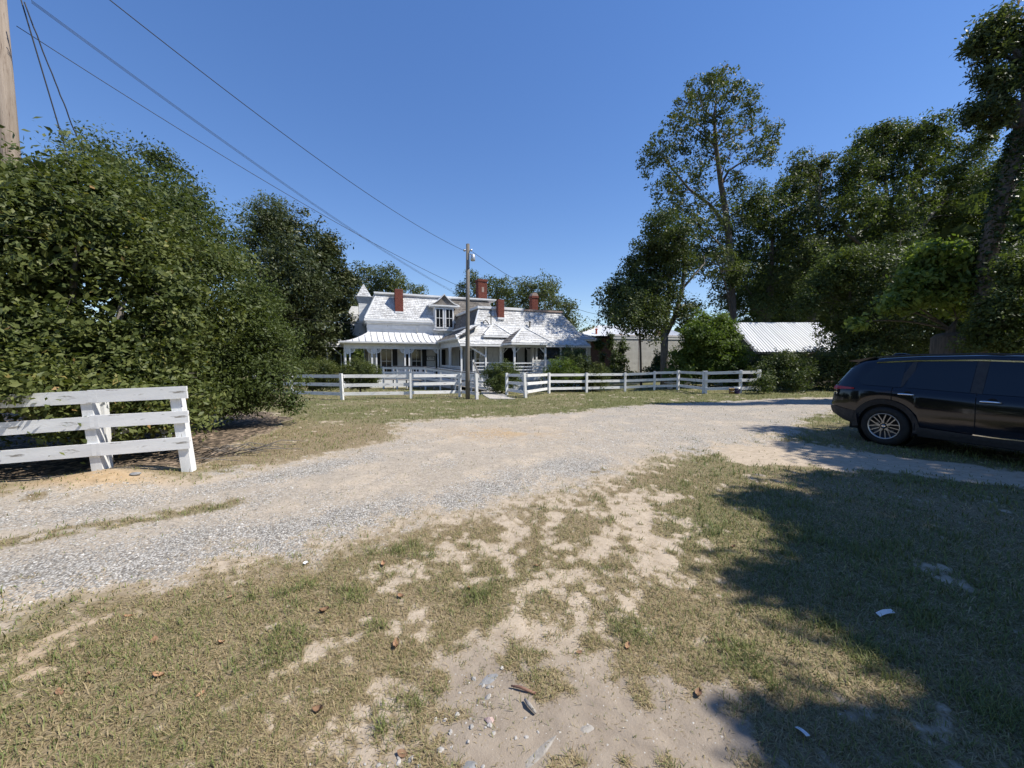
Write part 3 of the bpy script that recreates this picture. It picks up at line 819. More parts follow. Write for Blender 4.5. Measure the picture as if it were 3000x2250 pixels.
# downspouts
def pipe(pts, r=.04, parent=house):
    m = MB(); m.tube(pts, r, 8); return P('downspout', 'white', m, parent, True)
pipe([(6.0, MW - .1, 4.6), (6.0, MW - .1, 4.42), (5.88, MW - .1, 4.25), (5.88, MW - .1, 3.78)])
pipe([(7.18, -.1, 2.8), (7.18, -.1, 2.68), (7.42, .18, 2.42), (7.42, .18, FL)])
pipe([(-.75, 5.2, 2.65), (-.75, 5.2, 2.5), (-.1, 5.3, 1.95), (-.1, 5.3, .2)])
# windows of the main front, with black shutters
window(3.36, MW - .03, .42, 2.36, .78, 'front', True, (1, 1))
window(5.80, MW - .03, .42, 2.36, .76, 'front', True, (1, 1))
for bw in (3.6, 5.5, 7.4):
    window(1.94, bw, .42, 2.36, .7, 'left', True, (1, 1))
door = P('front_door', 'black', MB().span(7.45, 8.3, MW - .08, MW - .03, FL, 2.4))
# board sign: logo and lines of lettering too small to read
sg = P('wall_sign', 'black', MB().span(6.64, 7.36, MW - .10, MW - .065, 1.42, 1.83))
MB().span(6.68, 7.32, MW - .108, MW - .101, 1.46, 1.79).build('sign_board', 'white', sg)
lt = MB()
for x0, x1, z0, z1 in ((6.70, 6.80, 1.70, 1.75), (6.81, 6.90, 1.70, 1.75), (6.96, 7.22, 1.665, 1.71), (6.88, 7.30, 1.60, 1.625), (6.90, 7.28, 1.545, 1.565)):
    n = max(2, int((x1 - x0) / .035))
    for i in range(n):
        lt.span(x0 + (x1 - x0) * i / n, x0 + (x1 - x0) * (i + .78) / n, MW - .113, MW - .109, z0, z1 - (i % 3) * .008)
lt.tube([(6.79, MW - .111, 1.67), (6.82, MW - .111, 1.62), (6.80, MW - .111, 1.57), (6.78, MW - .111, 1.54)], .016, 6)
lt.build('sign_lettering', 'black', sg)

# --- left porch bay that steps out
lb = MB(); frustum(lb, -.45, 6.3, .92, 2.62, .92, 2.72); P('bay_cornice', 'white', lb)
shingles('bay_shingles', 'shingle', (-1.37, 7.22, 2.74), (-1.37, 5.38, 2.74), (-.9, 7.0, 3.25), (-.9, 5.6, 3.25), 4, .25)
shingles('bay_shingles', 'shingle', (-1.37, 5.38, 2.74), (.1, 5.38, 2.74), (-.9, 5.6, 3.25), (.1, 5.6, 3.25), 4, .25)
P('bay_deck', 'white', MB().span(-.95, .0, 5.55, 7.05, 3.22, 3.28))
for pa, pb in ((-1.2, 5.5), (-1.2, 7.1)):
    P('porch_post', 'white', MB().span(pa - .055, pa + .055, pb - .055, pb + .055, HG, 2.62))
P('bay_floor', 'deck', MB().span(-1.3, .04, 5.4, 7.2, FL - .06, FL))

# ------------------------------------------------------------------ kitchen wing reaching towards the viewer
WB = -4.3                                    # its front wall
wall('wall', (9.05, MW - .02), (9.05, WB), FL, 4.0, (-1, 0))
wall('wall', (9.05, WB), (17.2, WB), WF, 4.0, (0, -1))
wall('wall', (17.2, WB), (17.2, MW), WF, 4.0, (1, 0))
P('foundation', 'whitebrick', MB().span(9.0, 17.25, WB + .02, MW - .05, HG - .3, WF - .05))
P('cornice', 'white', MB().span(8.85, 17.35, WB - .22, MW, 3.96, 4.08))
wz0, wz1 = 4.09, 5.32
shingles('mansard_shingles', 'shingle', (8.92, WB - .14, wz0), (17.28, WB - .14, wz0), (9.45, WB + .55, wz1), (16.35, WB + .55, wz1), 9, .24)
shingles('mansard_shingles', 'bare_shade_shingle', (8.92, MW, wz0), (8.92, WB - .14, wz0), (9.45, MW, wz1), (9.45, WB + .55, wz1), 8, .34)  # left slope: its shadow is painted by the darker shingle
shingles('mansard_shingles', 'shingle', (17.28, WB - .14, wz0), (17.28, MW, wz0), (16.35, WB + .55, wz1), (16.35, MW, wz1), 8, .34)
P('roof_deck', 'bare_shade_shingle', MB().span(9.5, 16.3, WB + .6, MW + .6, wz1 - .1, wz1))
tc = MB().span(9.30, 13.0, WB + .40, WB + .60, wz1 - .02, wz1 + .16); tc.span(9.30, 9.50, WB + .60, MW + .6, wz1 - .02, wz1 + .16); P('top_cornice', 'white', tc)
P('top_cornice', 'mortar', MB().span(13.0, 16.5, WB + .40, WB + .60, wz1 - .02, wz1 + .10))
hip = MB(); hip.bar((8.92, WB - .14, wz0 + .03), (9.45, WB + .55, wz1), .10, .05); P('hip_trim', 'white', hip)
chimney(10.75, 11.22, WB - .05, WB + .42, 4.55, 5.98)
# weather mast with its conduit loop
mast = MB(); mast.tube([(10.02, WB - .45, 4.05), (10.02, WB - .45, 5.05)], .035, 8); mast.tube([(9.72, WB - .45, 4.62), (10.42, WB - .45, 4.66)], .03, 6)
mast.lathe([(0, .0), (.07, .0), (.075, .08), (0, .12)], 10, (10.02, WB - .45, 5.02)); mast.tube([(10.02 + .3 + .0, WB - .45, 4.66), (10.3, WB - .45, 5.0), (10.08, WB - .45, 5.02)], .012, 5)
mast.tube([(9.45, WB - .4, 4.1), (9.5, WB - .4, 4.3), (9.65, WB - .4, 4.36), (9.8, WB - .4, 4.2), (9.86, WB - .4, 4.08)], .035, 6)
P('service_mast', 'black', mast)
P('roof_vent', 'handrail', MB().lathe([(.06, 0), (.06, .35), (.1, .35), (.1, .42), (0, .46)], 10, (13.2, WB - .3, 4.0)))

# left lean-to porch of the wing
shingles('porch_shingles', 'bare_shade_shingle', (7.20, 1.0, 3.02), (7.20, -6.3, 3.02), (8.95, 1.0, 3.95), (8.95, -5.4, 3.95), 7, .30)
P('porch_fascia', 'white', MB().span(7.12, 7.22, -6.35, .6, 2.84, 3.01))
P('porch_gutter', 'white', MB().span(7.04, 7.12, -6.35, .2, 2.90, 2.99))
P('porch_ceiling', 'siding', MB().span(7.24, 9.0, -6.2, 2.2, 2.78, 2.82))
P('porch_frieze', 'white', MB().span(7.40, 7.46, -6.15, .28, 2.42, 2.78))
P('porch_floor', 'deck', MB().span(7.32, 9.0, -6.2, .10, FL - .06, FL))
P('porch_skirt', 'white', MB().span(7.32, 7.36, -6.2, .1, HG - .1, FL - .07))
for pb in (.2, -2.82, -3.05, -6.05):
    P('porch_post', 'white', MB().span(7.38, 7.49, pb - .055, pb + .055, FL, 2.42))
for pb, d in ((.14, -1), (-2.76, 1), (-3.11, -1), (-5.99, 1)):
    bb = MB(); bracket(bb, (7.435, pb, 2.415), (0, d), r=.26); P('fan_bracket', 'white', bb)
P('balustrade_rail', 'white', MB().span(7.41, 7.47, -6.0, .1, 1.02, 1.09).span(7.41, 7.47, -6.0, .1, .34, .40))
y = -5.9
while y < .1:
    P('baluster', 'white', MB().span(7.425, 7.455, y - .02, y + .02, .40, 1.02)); y += .17
P('side_door', 'black', MB().span(8.97, 9.02, -.9, .1, FL, 2.3)); 
window(9.03, -2.9, .7, 2.2, .8, 'left', True, (1, 1))

# front porch roof of the wing: steeper above, flatter below
EV = -6.42
shingles('porch_shingles', 'shingle', (7.25, -5.45, 3.22), (17.3, -5.45, 3.22), (8.6, WB - .2, 3.98), (17.3, WB - .2, 3.98), 5, .24)
shingles('porch_shingles', 'shingle', (7.25, EV, 2.58), (17.5, EV, 2.58), (7.25, -5.43, 3.22), (17.3, -5.43, 3.22), 6, .24)
P('porch_fascia', 'white', MB().span(7.25, 17.5, EV - .03, EV + .04, 2.44, 2.565))
P('rake_trim', 'white', MB().bar((7.22, EV, 2.56), (7.22, -5.43, 3.20), .06, .14))
P('porch_ceiling', 'siding', MB().span(7.5, 17.3, EV + .1, WB - .04, 2.46, 2.50))
P('porch_floor', 'deck', MB().span(9.10, 17.4, EV + .25, WB - .04, WF - .06, WF))
P('porch_skirt', 'white', MB().span(9.2, 17.4, EV + .28, EV + .32, HG - .1, WF - .07))
FP = EV + .34
for pa in (9.15, 10.25):
    P('porch_post', 'white', MB().span(pa - .055, pa + .055, FP - .055, FP + .055, WF, 2.45))
P('porch_brace', 'white', MB().bar((7.95, FP, 2.44), (9.10, FP, 1.78), .06, .10))
for z in (1.32, 1.10, .88, .68):
    P('porch_rail', 'white', MB().span(9.21, 10.19, FP - .02, FP + .02, z - .035, z + .035))
for z in (1.32, 1.05):
    P('porch_rail', 'white', MB().span(10.31, 10.55, FP - .02, FP + .02, z - .035, z + .035))
P('lower_rail', 'white', MB().span(8.3, 9.09, FP - .02, FP + .02, 1.28, 1.35).span(8.3, 9.09, FP - .02, FP + .02, 1.05, 1.11).span(8.3, 9.09, FP - .02, FP + .02, .82, .88))
P('newel_post', 'white', MB().span(8.2, 8.31, FP - .055, FP + .055, HG, 1.55))
P('newel_cap', 'black', MB().lathe([(.0, 0), (.08, .0), (.06, .1), (0, .16)], 10, (8.255, FP, 1.55)))
# flight of steps with a dark handrail
st = MB()
for i in range(6):
    st.span(8.35, 9.1, FP - .35 - .28 * i, FP - .05 - .28 * i, HG - .05, WF - .06 - .19 * i)
P('steps', 'white', st)
P('stair_handrail', 'handrail', MB().bar((8.26, FP - .04, 1.36), (8.26, FP - 1.75, .28), .09, .06))
for i in range(9):
    yb = FP - .15 - .18 * i; P('stair_baluster', 'white', MB().span(8.245, 8.275, yb - .018, yb + .018, 1.25 - .114 * i - .75, 1.27 - .114 * i))
P('stair_post', 'white', MB().span(8.21, 8.31, FP - 1.86, FP - 1.76, HG - .1, .42))
# doors, wreath and shadowed opening under the porch roof
P('porch_door', 'black', MB().span(9.62, 9.86, WB - .07, WB - .028, WF, 2.42))
ov = MB(); ov.lathe([(.001, 0), (.15, 0), (.17, .03), (.15, .05), (.001, .05)], 20, (0, 0, 0), 'y'); o = P('oval_light', 'white', ov); o.location = (9.42, WB - .08, 1.9); o.scale = (1, 1, 1.5)
window(9.13 + .0, WB - .03, .95, 2.2, .22, 'front', False, (0, 1))
P('panel_door', 'white', MB().span(10.25, 10.33, WB - .06, WB - .028, WF, 2.4).span(10.62, 10.70, WB - .06, WB - .028, WF, 2.4).span(10.33, 10.62, WB - .045, WB - .03, WF, 2.4))
P('opening_shade', 'dark', MB().span(11.15, 12.25, WB - .05, WB - .028, WF + .1, 2.40))  # flat near-black panel; its colour is the shade of the opening
P('opening_casing', 'white', MB().span(11.05, 11.15, WB - .07, WB - .028, WF, 2.44).span(12.25, 12.35, WB - .07, WB - .028, WF, 2.44))
dd = P('panel_door', 'white', MB().span(13.1, 13.95, WB - .07, WB - .028, WF, 2.35))
MB().span(13.2, 13.85, WB - .09, WB - .07, 1.3, 2.2).span(13.2, 13.85, WB - .09, WB - .07, .65, 1.15).build('door_panel', 'white', dd)
P('corner_trim', 'white', MB().span(8.98, 9.10, WB - .06, WB - .028, WF, 4.0))

# screened bays with sagging screens
SC = EV + .32
def screen_mat():
    m, nt, b = new_mat('insect_screen')
    b.inputs['Base Color'].default_value = (.075, .075, .072, 1); b.inputs['Roughness'].default_value = .6
    t = nt.nodes.new("ShaderNodeBsdfTransparent"); mx = nt.nodes.new("ShaderNodeMixShader")
    mx.inputs[0].default_value = .45
    nt.links.new(b.outputs[0], mx.inputs[1]); nt.links.new(t.outputs[0], mx.inputs[2]); nt.links.new(mx.outputs[0], nt.nodes['Material Output'].inputs['Surface'])
    return m
M['screen'] = screen_mat()
scr = [12.72, 13.02, 15.02, 16.0, 17.3]
for x in scr:
    P('porch_post', 'white', MB().span(x - .06, x + .06, SC - .06, SC + .06, WF, 2.45))
P('screen_sill', 'white', MB().span(12.66, 17.36, SC - .05, SC + .05, 1.42, 1.52))
P('knee_wall', 'siding', MB().span(12.66, 17.36, SC - .03, SC + .03, WF - .1, 1.42))
for x0, x1 in ((13.08, 14.96), (15.08, 15.94), (16.06, 17.24)):
    sc_ = MB(); n = 12
    for i in range(n):
        for j in range(8):
            def q(i, j):
                u, v = i / n, j / 8
                sag = .10 * math.sin(math.pi * u) * math.sin(math.pi * v)
                top = .22 * math.sin(math.pi * u)
                return (x0 + (x1 - x0) * u, SC - .01 - sag * 1.3 + .02 * math.sin(9 * u + 5 * v), 1.53 + (.90 - .1 * math.sin(math.pi * u)) * v)
            sc_.quad(q(i, j), q(i + 1, j), q(i + 1, j + 1), q(i, j + 1))
    P('insect_screen', 'screen', sc_, smooth=True)
    P('screen_swag', 'screen', MB().tube([(x0 + (x1 - x0) * i / 10, SC + .02, 2.28 - .68 * math.sin(math.pi * i / 10)) for i in range(11)], .10, 6), smooth=True)
P('screen_shade', 'dark', MB().span(12.9, 17.2, WB - .055, WB - .03, WF, 2.44))  # near-black sheet over the wall paints the shade behind the screens

# hipped cap over the porch
def pyramid(name, cx, cy, hx, hy, z0, top, mats=('shingle',) * 4, rows=5):
    c = [Vector((cx + sx * hx, cy + sy * hy, z0)) for sx, sy in ((-1, -1), (1, -1), (1, 1), (-1, 1))]; T = Vector(top)
    for i in range(4):
        p_, q_ = c[i], c[(i + 1) % 4]
        shingles(name, mats[i], p_, q_, T + (p_ - T) * .02, T + (q_ - T) * .02, rows, .3)
    for i in range(2):
        P('hip_cap', 'white', MB().bar(c[i] + Vector((0, 0, .05)), T + Vector((0, 0, .04)), .12, .03))
pyramid('cap_shingles', 10.15, -4.95, 1.05, 1.0, 3.22, (10.15, -4.95, 4.10), ('shingle', 'shingle', 'shingle', 'bare_shade_shingle'))  # darker shingle on the left face paints its shade
P('cap_fascia', 'white', MB().span(9.05, 11.25, -6.0, -5.9, 3.08, 3.21).span(9.05, 9.12, -5.9, -4.2, 3.08, 3.21))
# gazebo
GX0, GX1, GY0, GY1 = 10.62, 12.92, -7.65, -5.45
pyramid('gazebo_shingles', 11.77, -6.55, 1.52, 1.46, 2.66, (11.77, -6.55, 3.78), ('shingle', 'shingle', 'shingle', 'bare_shade_shingle'), 7)  # left face takes the darker shingle as painted shade
P('gazebo_fascia', 'white', MB().span(10.24, 13.30, -8.04, -7.98, 2.52, 2.65).span(10.24, 10.30, -7.98, -5.1, 2.52, 2.65).span(13.24, 13.30, -7.98, -5.1, 2.52, 2.65))
P('gazebo_beam', 'white', MB().span(GX0 - .05, GX1 + .05, GY0 - .04, GY0 + .04, 2.36, 2.50).span(GX0 - .04, GX0 + .04, GY0 + .04, GY1, 2.36, 2.50).span(GX1 - .04, GX1 + .04, GY0 + .04, GY1, 2.36, 2.50))
for gx in (GX0, GX1):
    for gy in (GY0, GY1):
        P('gazebo_post', 'white', MB().span(gx - .06, gx + .06, gy - .06, gy + .06, HG - .1, 2.36))
        for dx, dy in ((1 if gx == GX0 else -1, 0), (0, 1 if gy == GY0 else -1)):
            P('gazebo_brace', 'white', MB().bar((gx + dx * .06, gy + dy * .06, 2.0), (gx + dx * .42, gy + dy * .42, 2.36), .05, .05))
for z in (1.30, 1.06, .86, .66):
    P('gazebo_rail', 'white', MB().span(GX0 + .06, GX1 - .06, GY0 - .02, GY0 + .02, z - .04, z + .04))
for z in (1.30, 1.06):
    P('gazebo_rail', 'white', MB().span(GX0 - .02, GX0 + .02, GY0 + .06, GY1 - .06, z - .04, z + .04).span(GX1 - .02, GX1 + .02, GY0 + .06, GY1 - .06, z - .04, z + .04))
P('gazebo_floor', 'deck', MB().span(GX0 - .1, GX1 + .1, GY0 - .08, GY1, WF - .06, WF))
gw = MB(); clap(gw, (GX0 - .02, GY0 + .02), (GX1 + .02, GY0 + .02), -.25, WF - .06, (0, -1), .15); P('gazebo_skirt', 'siding', gw)
P('gazebo_foundation', 'whitebrick', MB().span(GX0 - .05, GX1 + .05, GY0 + .01, GY1, HG - .3, -.25))
P('skirt_hatch', 'white', MB().span(GX0 + .55, GX1 - .3, GY0 - .06, GY0 - .01, .15, .45))

# far right room with hipped roof
rr = MB(); clap(rr, (16.75, -5.0), (18.35, -5.0), WF - .8, 3.05, (0, -1)); clap(rr, (18.35, -5.0), (18.35, -1.0), WF - .8, 3.05, (1, 0)); P('end_room', 'siding', rr)
P('corner_board', 'white', MB().span(18.25, 18.40, -5.05, -4.96, WF - .8, 3.05))
pyramid('end_room_shingles', 17.15, -4.2, 1.55, 1.35, 3.12, (17.0, -4.1, 4.0), ('shingle', 'shingle', 'shingle', 'bare_shade_shingle'), 6)  # shade of the left slope painted with the darker shingle
P('end_room_fascia', 'white', MB().span(15.6, 18.72, -5.58, -5.52, 2.98, 3.11).span(18.66, 18.72, -5.52, -2.8, 2.98, 3.11))
window(17.62, -5.03, 1.1, 2.35, .35, 'front', False, (0, 1))
P('end_room_foundation', 'whitebrick', MB().span(16.8, 18.33, -4.98, -1.0, HG - .4, WF - .81))
P('drain_pipe', 'black', MB().tube([(18.06, -5.07, 3.0), (18.06, -5.07, -.3)], .022, 6))
for i in range(9):
    P('pipe_strap', 'black', MB().span(17.95, 18.2, -5.075, -5.05, .5 + .2 * i, .515 + .2 * i))

# ------------------------------------------------------------------ wheelchair ramp (stands on its own posts)
ramp_ = empty('access_ramp', (0, 0, 0), 0, 'long white timber access ramp with grey handrails sloping down from the porch', 'ramp')
LAND = Vector((-9.15, 27.35, .12)); TURN = Vector((-5.9, 26.15, .10)); END = Vector((-1.45, 23.35, G(-1.45, 23.35) + .06))
sd = Vector((.33, .94, 0)); sd2 = Vector((.53, .85, 0))
def rampside(A, B, off, first, n):
    A = A + off; B = B + off
    for h, w, mt, nm in ((.94, .12, 'handrail', 'handrail'),):
        MB().bar(A + Vector((0, 0, h)), B + Vector((0, 0, h)), w, .04).build(nm, mt, ramp_)
    for h in (.82, .50, .14):
        MB().bar(A + Vector((0, 0, h)), B + Vector((0, 0, h)), .04, .13 if h > .6 or h < .3 else .12).build('ramp_rail', 'white', ramp_)
    for i in range(first, n + 1):
        p = A.lerp(B, i / n); g = G(p.x, p.y) - .1
        MB().span(p.x - .05, p.x + .05, p.y - .05, p.y + .05, g, p.z + .92).build('ramp_post', 'white', ramp_)
rampside(LAND, TURN, Vector((0, 0, 0)), 0, 3); rampside(LAND, TURN, sd * 1.15, 0, 3)
dv = (END - TURN).normalized() * .07
rampside(TURN + dv, END, Vector((0, 0, 0)), 1, 4); rampside(TURN + dv, END, sd2 * 1.15, 1, 4)
for A, B, s in ((LAND, TURN, sd), (TURN, END, sd2)):
    n = int((B - A).length / .145)
    for i in range(n):
        p = A.lerp(B, (i + .5) / n)
        MB().bar(p + s * .02, p + s * 1.13, .135, .035).build('ramp_board', 'deck', ramp_)
# small balusters along the landing
for i in range(14):
    p = LAND.lerp(TURN, i / 14) + sd * 1.15
    MB().span(p.x - .02, p.x + .02, p.y - .02, p.y + .02, p.z + .14, p.z + .82).build('ramp_baluster', 'white', ramp_)

# ------------------------------------------------------------------ fences: separate posts and rails
def fence(name, label, pts, rails=(1.06, .66, .26), post_h=1.18, group=None, front=True, rw=.145, pw=.12, tilt=None, open_to=None, z_at=None, proud=.5):
    "posts stand at pts; three boards run from post to post"
    f = empty(name, (pts[0][0], pts[0][1], 0), 0, label, 'fence', group)
    o = Vector((pts[0][0], pts[0][1], 0))
    zs = [z_at[i] if z_at else G(*p) for i, p in enumerate(pts)]
    for i, p in enumerate(pts):
        lx, ly = (tilt or {}).get(i, (0, 0))
        b = Vector((p[0], p[1], zs[i])) - o
        d = Vector((pts[min(i + 1, len(pts) - 1)][0] - pts[max(i - 1, 0)][0], pts[min(i + 1, len(pts) - 1)][1] - pts[max(i - 1, 0)][1], 0)).normalized()
        MB().bar(b + Vector((0, 0, -.25)), b + Vector((lx, ly, post_h)), pw, pw, up=d).build('fence_post', 'fencepost', f)
    for i in range(len(pts) - 1):
        p = Vector((*pts[i], zs[i])) - o; q = Vector((*pts[i + 1], zs[i + 1])) - o
        d = (q - p); d.z = 0; L = d.length; d.normalize(); nrm = Vector((-d.y, d.x, 0))
        if nrm.y < 0: nrm = -nrm
        off = nrm * (pw / 2 + .018) * (1 if front else -1)
        for h in rails:
            j0, j1 = random.uniform(-.015, .015), random.uniform(-.015, .015)
            a = p + off + Vector((0, 0, h + j0)); b = q + off + Vector((0, 0, h + j1))
            ext = d * .05
            m = MB().box((0, 0, 0), (L + .1, .03, rw)); x = (b - a).normalized(); y = Vector((0, 0, 1)).cross(x).normalized(); z = x.cross(y)
            ob = m.build('fence_rail', 'fence', f)
            ob.matrix_local = Matrix.Translation((a + b) / 2) @ Matrix((x, y, z)).transposed().to_4x4()
    return f
fence('board_fence', 'weathered white three-board fence between the left shrubbery and the utility pole', [(-13.6, 20.3), (-10.7, 18.6), (-7.55, 17.05), (-4.72, 17.9), (-2.6, 19.1), (-1.60, 17.45)], tilt={2: (-.04, 0), 5: (-.03, 0)})
fence('board_fence', 'weathered white three-board fence running right from the concrete path to the buckets', [(-.28, 20.5), (.66, 18.35), (2.12, 22.0), (4.45, 22.9), (6.95, 23.6), (8.7, 23.45), (9.95, 23.0), (10.05, 20.1)], tilt={1: (-.08, 0)})
fence('board_fence', 'shaded white three-board fence vanishing into dark bushes behind two buckets', [(10.12, 20.02), (11.55, 19.4), (12.6, 19.6)], front=False)

# the near fence at the left, boards nailed on the roadside, a return running back along the shrubs
nf = fence('board_fence', 'near white board fence at left with shrub branches hanging over its top rail', [(-8.2, 4.62), (-5.62, 5.2), (-4.62, 5.44)], rails=(1.14, .79, .40), post_h=1.20, rw=.17, pw=.125, front=False,
           tilt={1: (-.10, -.03), 2: (-.13, -.02)}, z_at=[-.14, -.02, .02])
fence('board_fence', 'half-hidden white fence running back under the left shrubs from the roadside fence', [(-5.75, 5.35), (-6.45, 7.1), (-7.3, 9.3)], rails=(.86, .48), post_h=1.15, front=False, z_at=[.03, .0, .0])

# ------------------------------------------------------------------ poles and lamps
pl = empty('utility_pole', (-2.03, 17.55, 0), 0, 'short grey wooden utility pole standing at the fence opening, small lamp near its top', 'utility pole')
gp = G(-2.03, 17.55)
MB().tube([(0, 0, gp - .4), (0.0, 0, gp + 1.5), (0.03, 0, gp + 4), (.06, 0, gp + 6.95)], [.105, .10, .092, .08], 14, wob=.03).build('pole_shaft', 'woodgrey', pl, True)
MB().lathe([(.001, 0), (.082, 0), (.07, .02), (.001, .03)], 14, (.06, 0, gp + 6.94)).build('pole_top', 'woodgrey', pl)
for s in (-1, 1):
    MB().lathe([(.001, -.05), (.05, -.04), (.06, 0), (.05, .04), (.001, .05)], 10, (.06 + s * .15, -.02, gp + 6.68), 'x').build('insulator', 'steel', pl, True)
MB().tube([(-.12, -.02, gp + 6.68), (.24, -.02, gp + 6.66)], .012, 6).build('insulator_bolt', 'steel', pl)
MB().tube([(.10, -.05, gp + 6.45), (.20, -.08, gp + 6.50), (.27, -.10, gp + 6.44)], .02, 6).build('lamp_arm', 'steel', pl)
MB().lathe([(.02, .12), (.07, .09), (.10, 0), (.11, -.16), (.09, -.19), (.001, -.2)], 12, (.29, -.10, gp + 6.38)).build('lamp_shade', 'steel', pl, True)
MB().tube([(.11, -.07, gp + 5.9), (.12, -.07, gp + 6.55)], .02, 6).build('conduit', 'steel', pl)

bp = empty('utility_pole', (-10.2, 8.15, 0), 0, 'tall tan wooden utility pole rising out of the left shrubs beyond the frame', 'utility pole')
MB().tube([(0, 0, -.4), (-.02, 0, 2), (-.06, 0, 5), (-.10, 0, 12.0)], [.17, .162, .15, .135], 20, wob=.015).build('pole_shaft', 'poletan', bp, True)
MB().tube([(-.9, .5, 10.9), (.75, -.5, 10.9)], .06, 8).build('cross_arm', 'woodgrey', bp)

lpx = at(1880, 1100, 26.0)
ls = empty('street_lamp', (lpx.x, lpx.y, 0), 0, 'thin dark lamp post with a curved arm before the white brick building', 'street lamp')
gl = G(lpx.x, lpx.y)
MB().tube([(0, 0, gl - .3), (-.12, 0, gl + 2.5), (-.27, 0, gl + 5.15)], [.085, .075, .065], 10).build('lamp_post', 'bark', ls, True)
MB().tube([(-.25, 0, gl + 4.95), (-.5, -.05, gl + 5.1), (-.8, -.1, gl + 5.02)], .03, 6).build('lamp_arm', 'steel', ls, True)
MB().lathe([(.001, .06), (.09, .04), (.14, -.03), (.08, -.08), (.001, -.09)], 12, (-.86, -.1, gl + 4.99)).build('lamp_head', 'steel', ls, True)

# ------------------------------------------------------------------ overhead cables
def cable(label, p, q, sag, r=.011, n=24, wav=0.0):
    p = Vector(p); q = Vector(q)
    pts = []
    for i in range(n + 1):
        t = i / n; a = p.lerp(q, t); a.z -= sag * 4 * t * (1 - t)
        if wav: a += Vector((random.uniform(-wav, wav), 0, random.uniform(-wav, wav)))
        pts.append(a)
    o = MB().tube(pts, r, 5).build('overhead_cable', 'wire', None, True)
    return tag(o, label, 'cable', 'overhead cables')
ptop = Vector((-2.03 + .06, 17.55, gp))
cable('upper cable crossing the sky to the top of the short pole', at(215, -85, 6.0), ptop + Vector((-.2, 0, 6.68)), .35, .008, 30)
cable('cable from the tall tan pole to halfway up the short pole', at(48, 76, 8.1), ptop + Vector((-.08, 0, 4.95)), .30, .008)
wm = Vector((-12.6, 28.5, 0)) + Matrix.Rotation(TH, 3, 'Z') @ Vector((10.05, -4.75, 5.02))
for k, dz in enumerate((0, .05, .10)):
    cable(('lowest', 'middle', 'topmost')[k] + ' strand of the triple service cable from the tan pole to the roof mast', at(92, 8, 8.05) + Vector((0, 0, dz * .5)), wm + Vector((0, 0, dz)), .55, .0045)
cable('kinked cable dropping right from the short pole behind the house', ptop + Vector((.2, 0, 6.62)), (lpx.x - .25, lpx.y, gl + 4.7), .85, .010, 30, .02)
hb = Vector((-12.6, 28.5, 0)) + Matrix.Rotation(TH, 3, 'Z') @ Vector((9.2, 1.7, 4.62))
cable('thin cable drooping across the front of the house below its dormer', (-18.5, 27.0, 4.9), hb, .45, .010)
cable('straight down-lead beside the tall tan pole', at(62, 0, 8.1), at(205, 480, 8.6), .0, .012)
cable('slightly wavy down-lead beside the tall tan pole', at(72, 5, 8.1), at(270, 510, 8.9), .05, .012, 24, .012)

# ------------------------------------------------------------------ concrete path, white brick building, metal-roofed shed
pth = MB()
pp = [((-1.95, 24.2), (-.70, 24.2)), ((-1.75, 21.8), (-.55, 21.9)), ((-1.45, 19.8), (-.35, 19.9)), ((-1.2, 18.4), (-.15, 18.3)), ((-1.0, 17.5), (.15, 17.4))]
for (l0, r0), (l1, r1) in zip(pp[:-1], pp[1:]):
    def zz(p): return (p[0], p[1], G(*p) + .035)
    pth.add([zz(l0), zz(r0), zz(r1), zz(l1)] + [(p[0], p[1], G(*p) - .06) for p in (l0, r0, r1, l1)], [(0, 1, 2, 3), (0, 4, 5, 1), (1, 5, 6, 2), (2, 6, 7, 3), (3, 7, 4, 0)])
tag(pth.build('path', 'concrete'), 'pale concrete path leading from the fence opening to the ramp', 'path', kind='structure')

wb = empty('brick_building', (10.65, 40.6, -.62), math.radians(14), 'low white painted brick building with metal roof behind the house', 'building')
wb.scale = (1.13, 1.13, 1.13)
def brickwall(name, parent, x0, x1, y, z0, z1, mat, L=.34, H=.12, axis='x'):
    mb = MB(); z = z0; r = 0
    while z < z1 - .02:
        h = min(H, z1 - z) - .014; n = int((x1 - x0) / L); off = .5 * (r % 2)
        for k in range(n + 1):
            u0 = max(x0, x0 + (k - off) * L); u1 = min(x1, x0 + (k + 1 - off) * L) - .014
            if u1 - u0 < .04: continue
            p = random.uniform(0, .012)
            if axis == 'x': mb.box(((u0 + u1) / 2, y - p / 2, z + h / 2), (u1 - u0, .06 + p, h), 0, random.random())
            else: mb.box((y - p / 2, (u0 + u1) / 2, z + h / 2), (.06 + p, u1 - u0, h), 0, random.random())
        z += H; r += 1
    return mb.build(name, mat, parent, False, 'stuff')
MB().span(.05, 8.95, .05, 7.95, -.3, 4.2).build('wall_core', 'mortar', wb)
brickwall('brick_front', wb, 0, 9.0, .0, -.3, 3.78, 'whitebrick')
brickwall('brick_side', wb, 0, 8.0, .0, -.3, 4.0, 'brickshade', axis='y')
MB().span(-.06, 9.1, -.08, .10, 3.80, 4.00).build('parapet_board', 'white', wb)
MB().span(-.10, 9.1, -.10, .12, 4.02, 4.14).build('parapet_coping', 'white', wb)
MB().span(-.14, -.02, -.1, 8.0, 4.0, 4.25).build('side_fascia', 'black', wb)
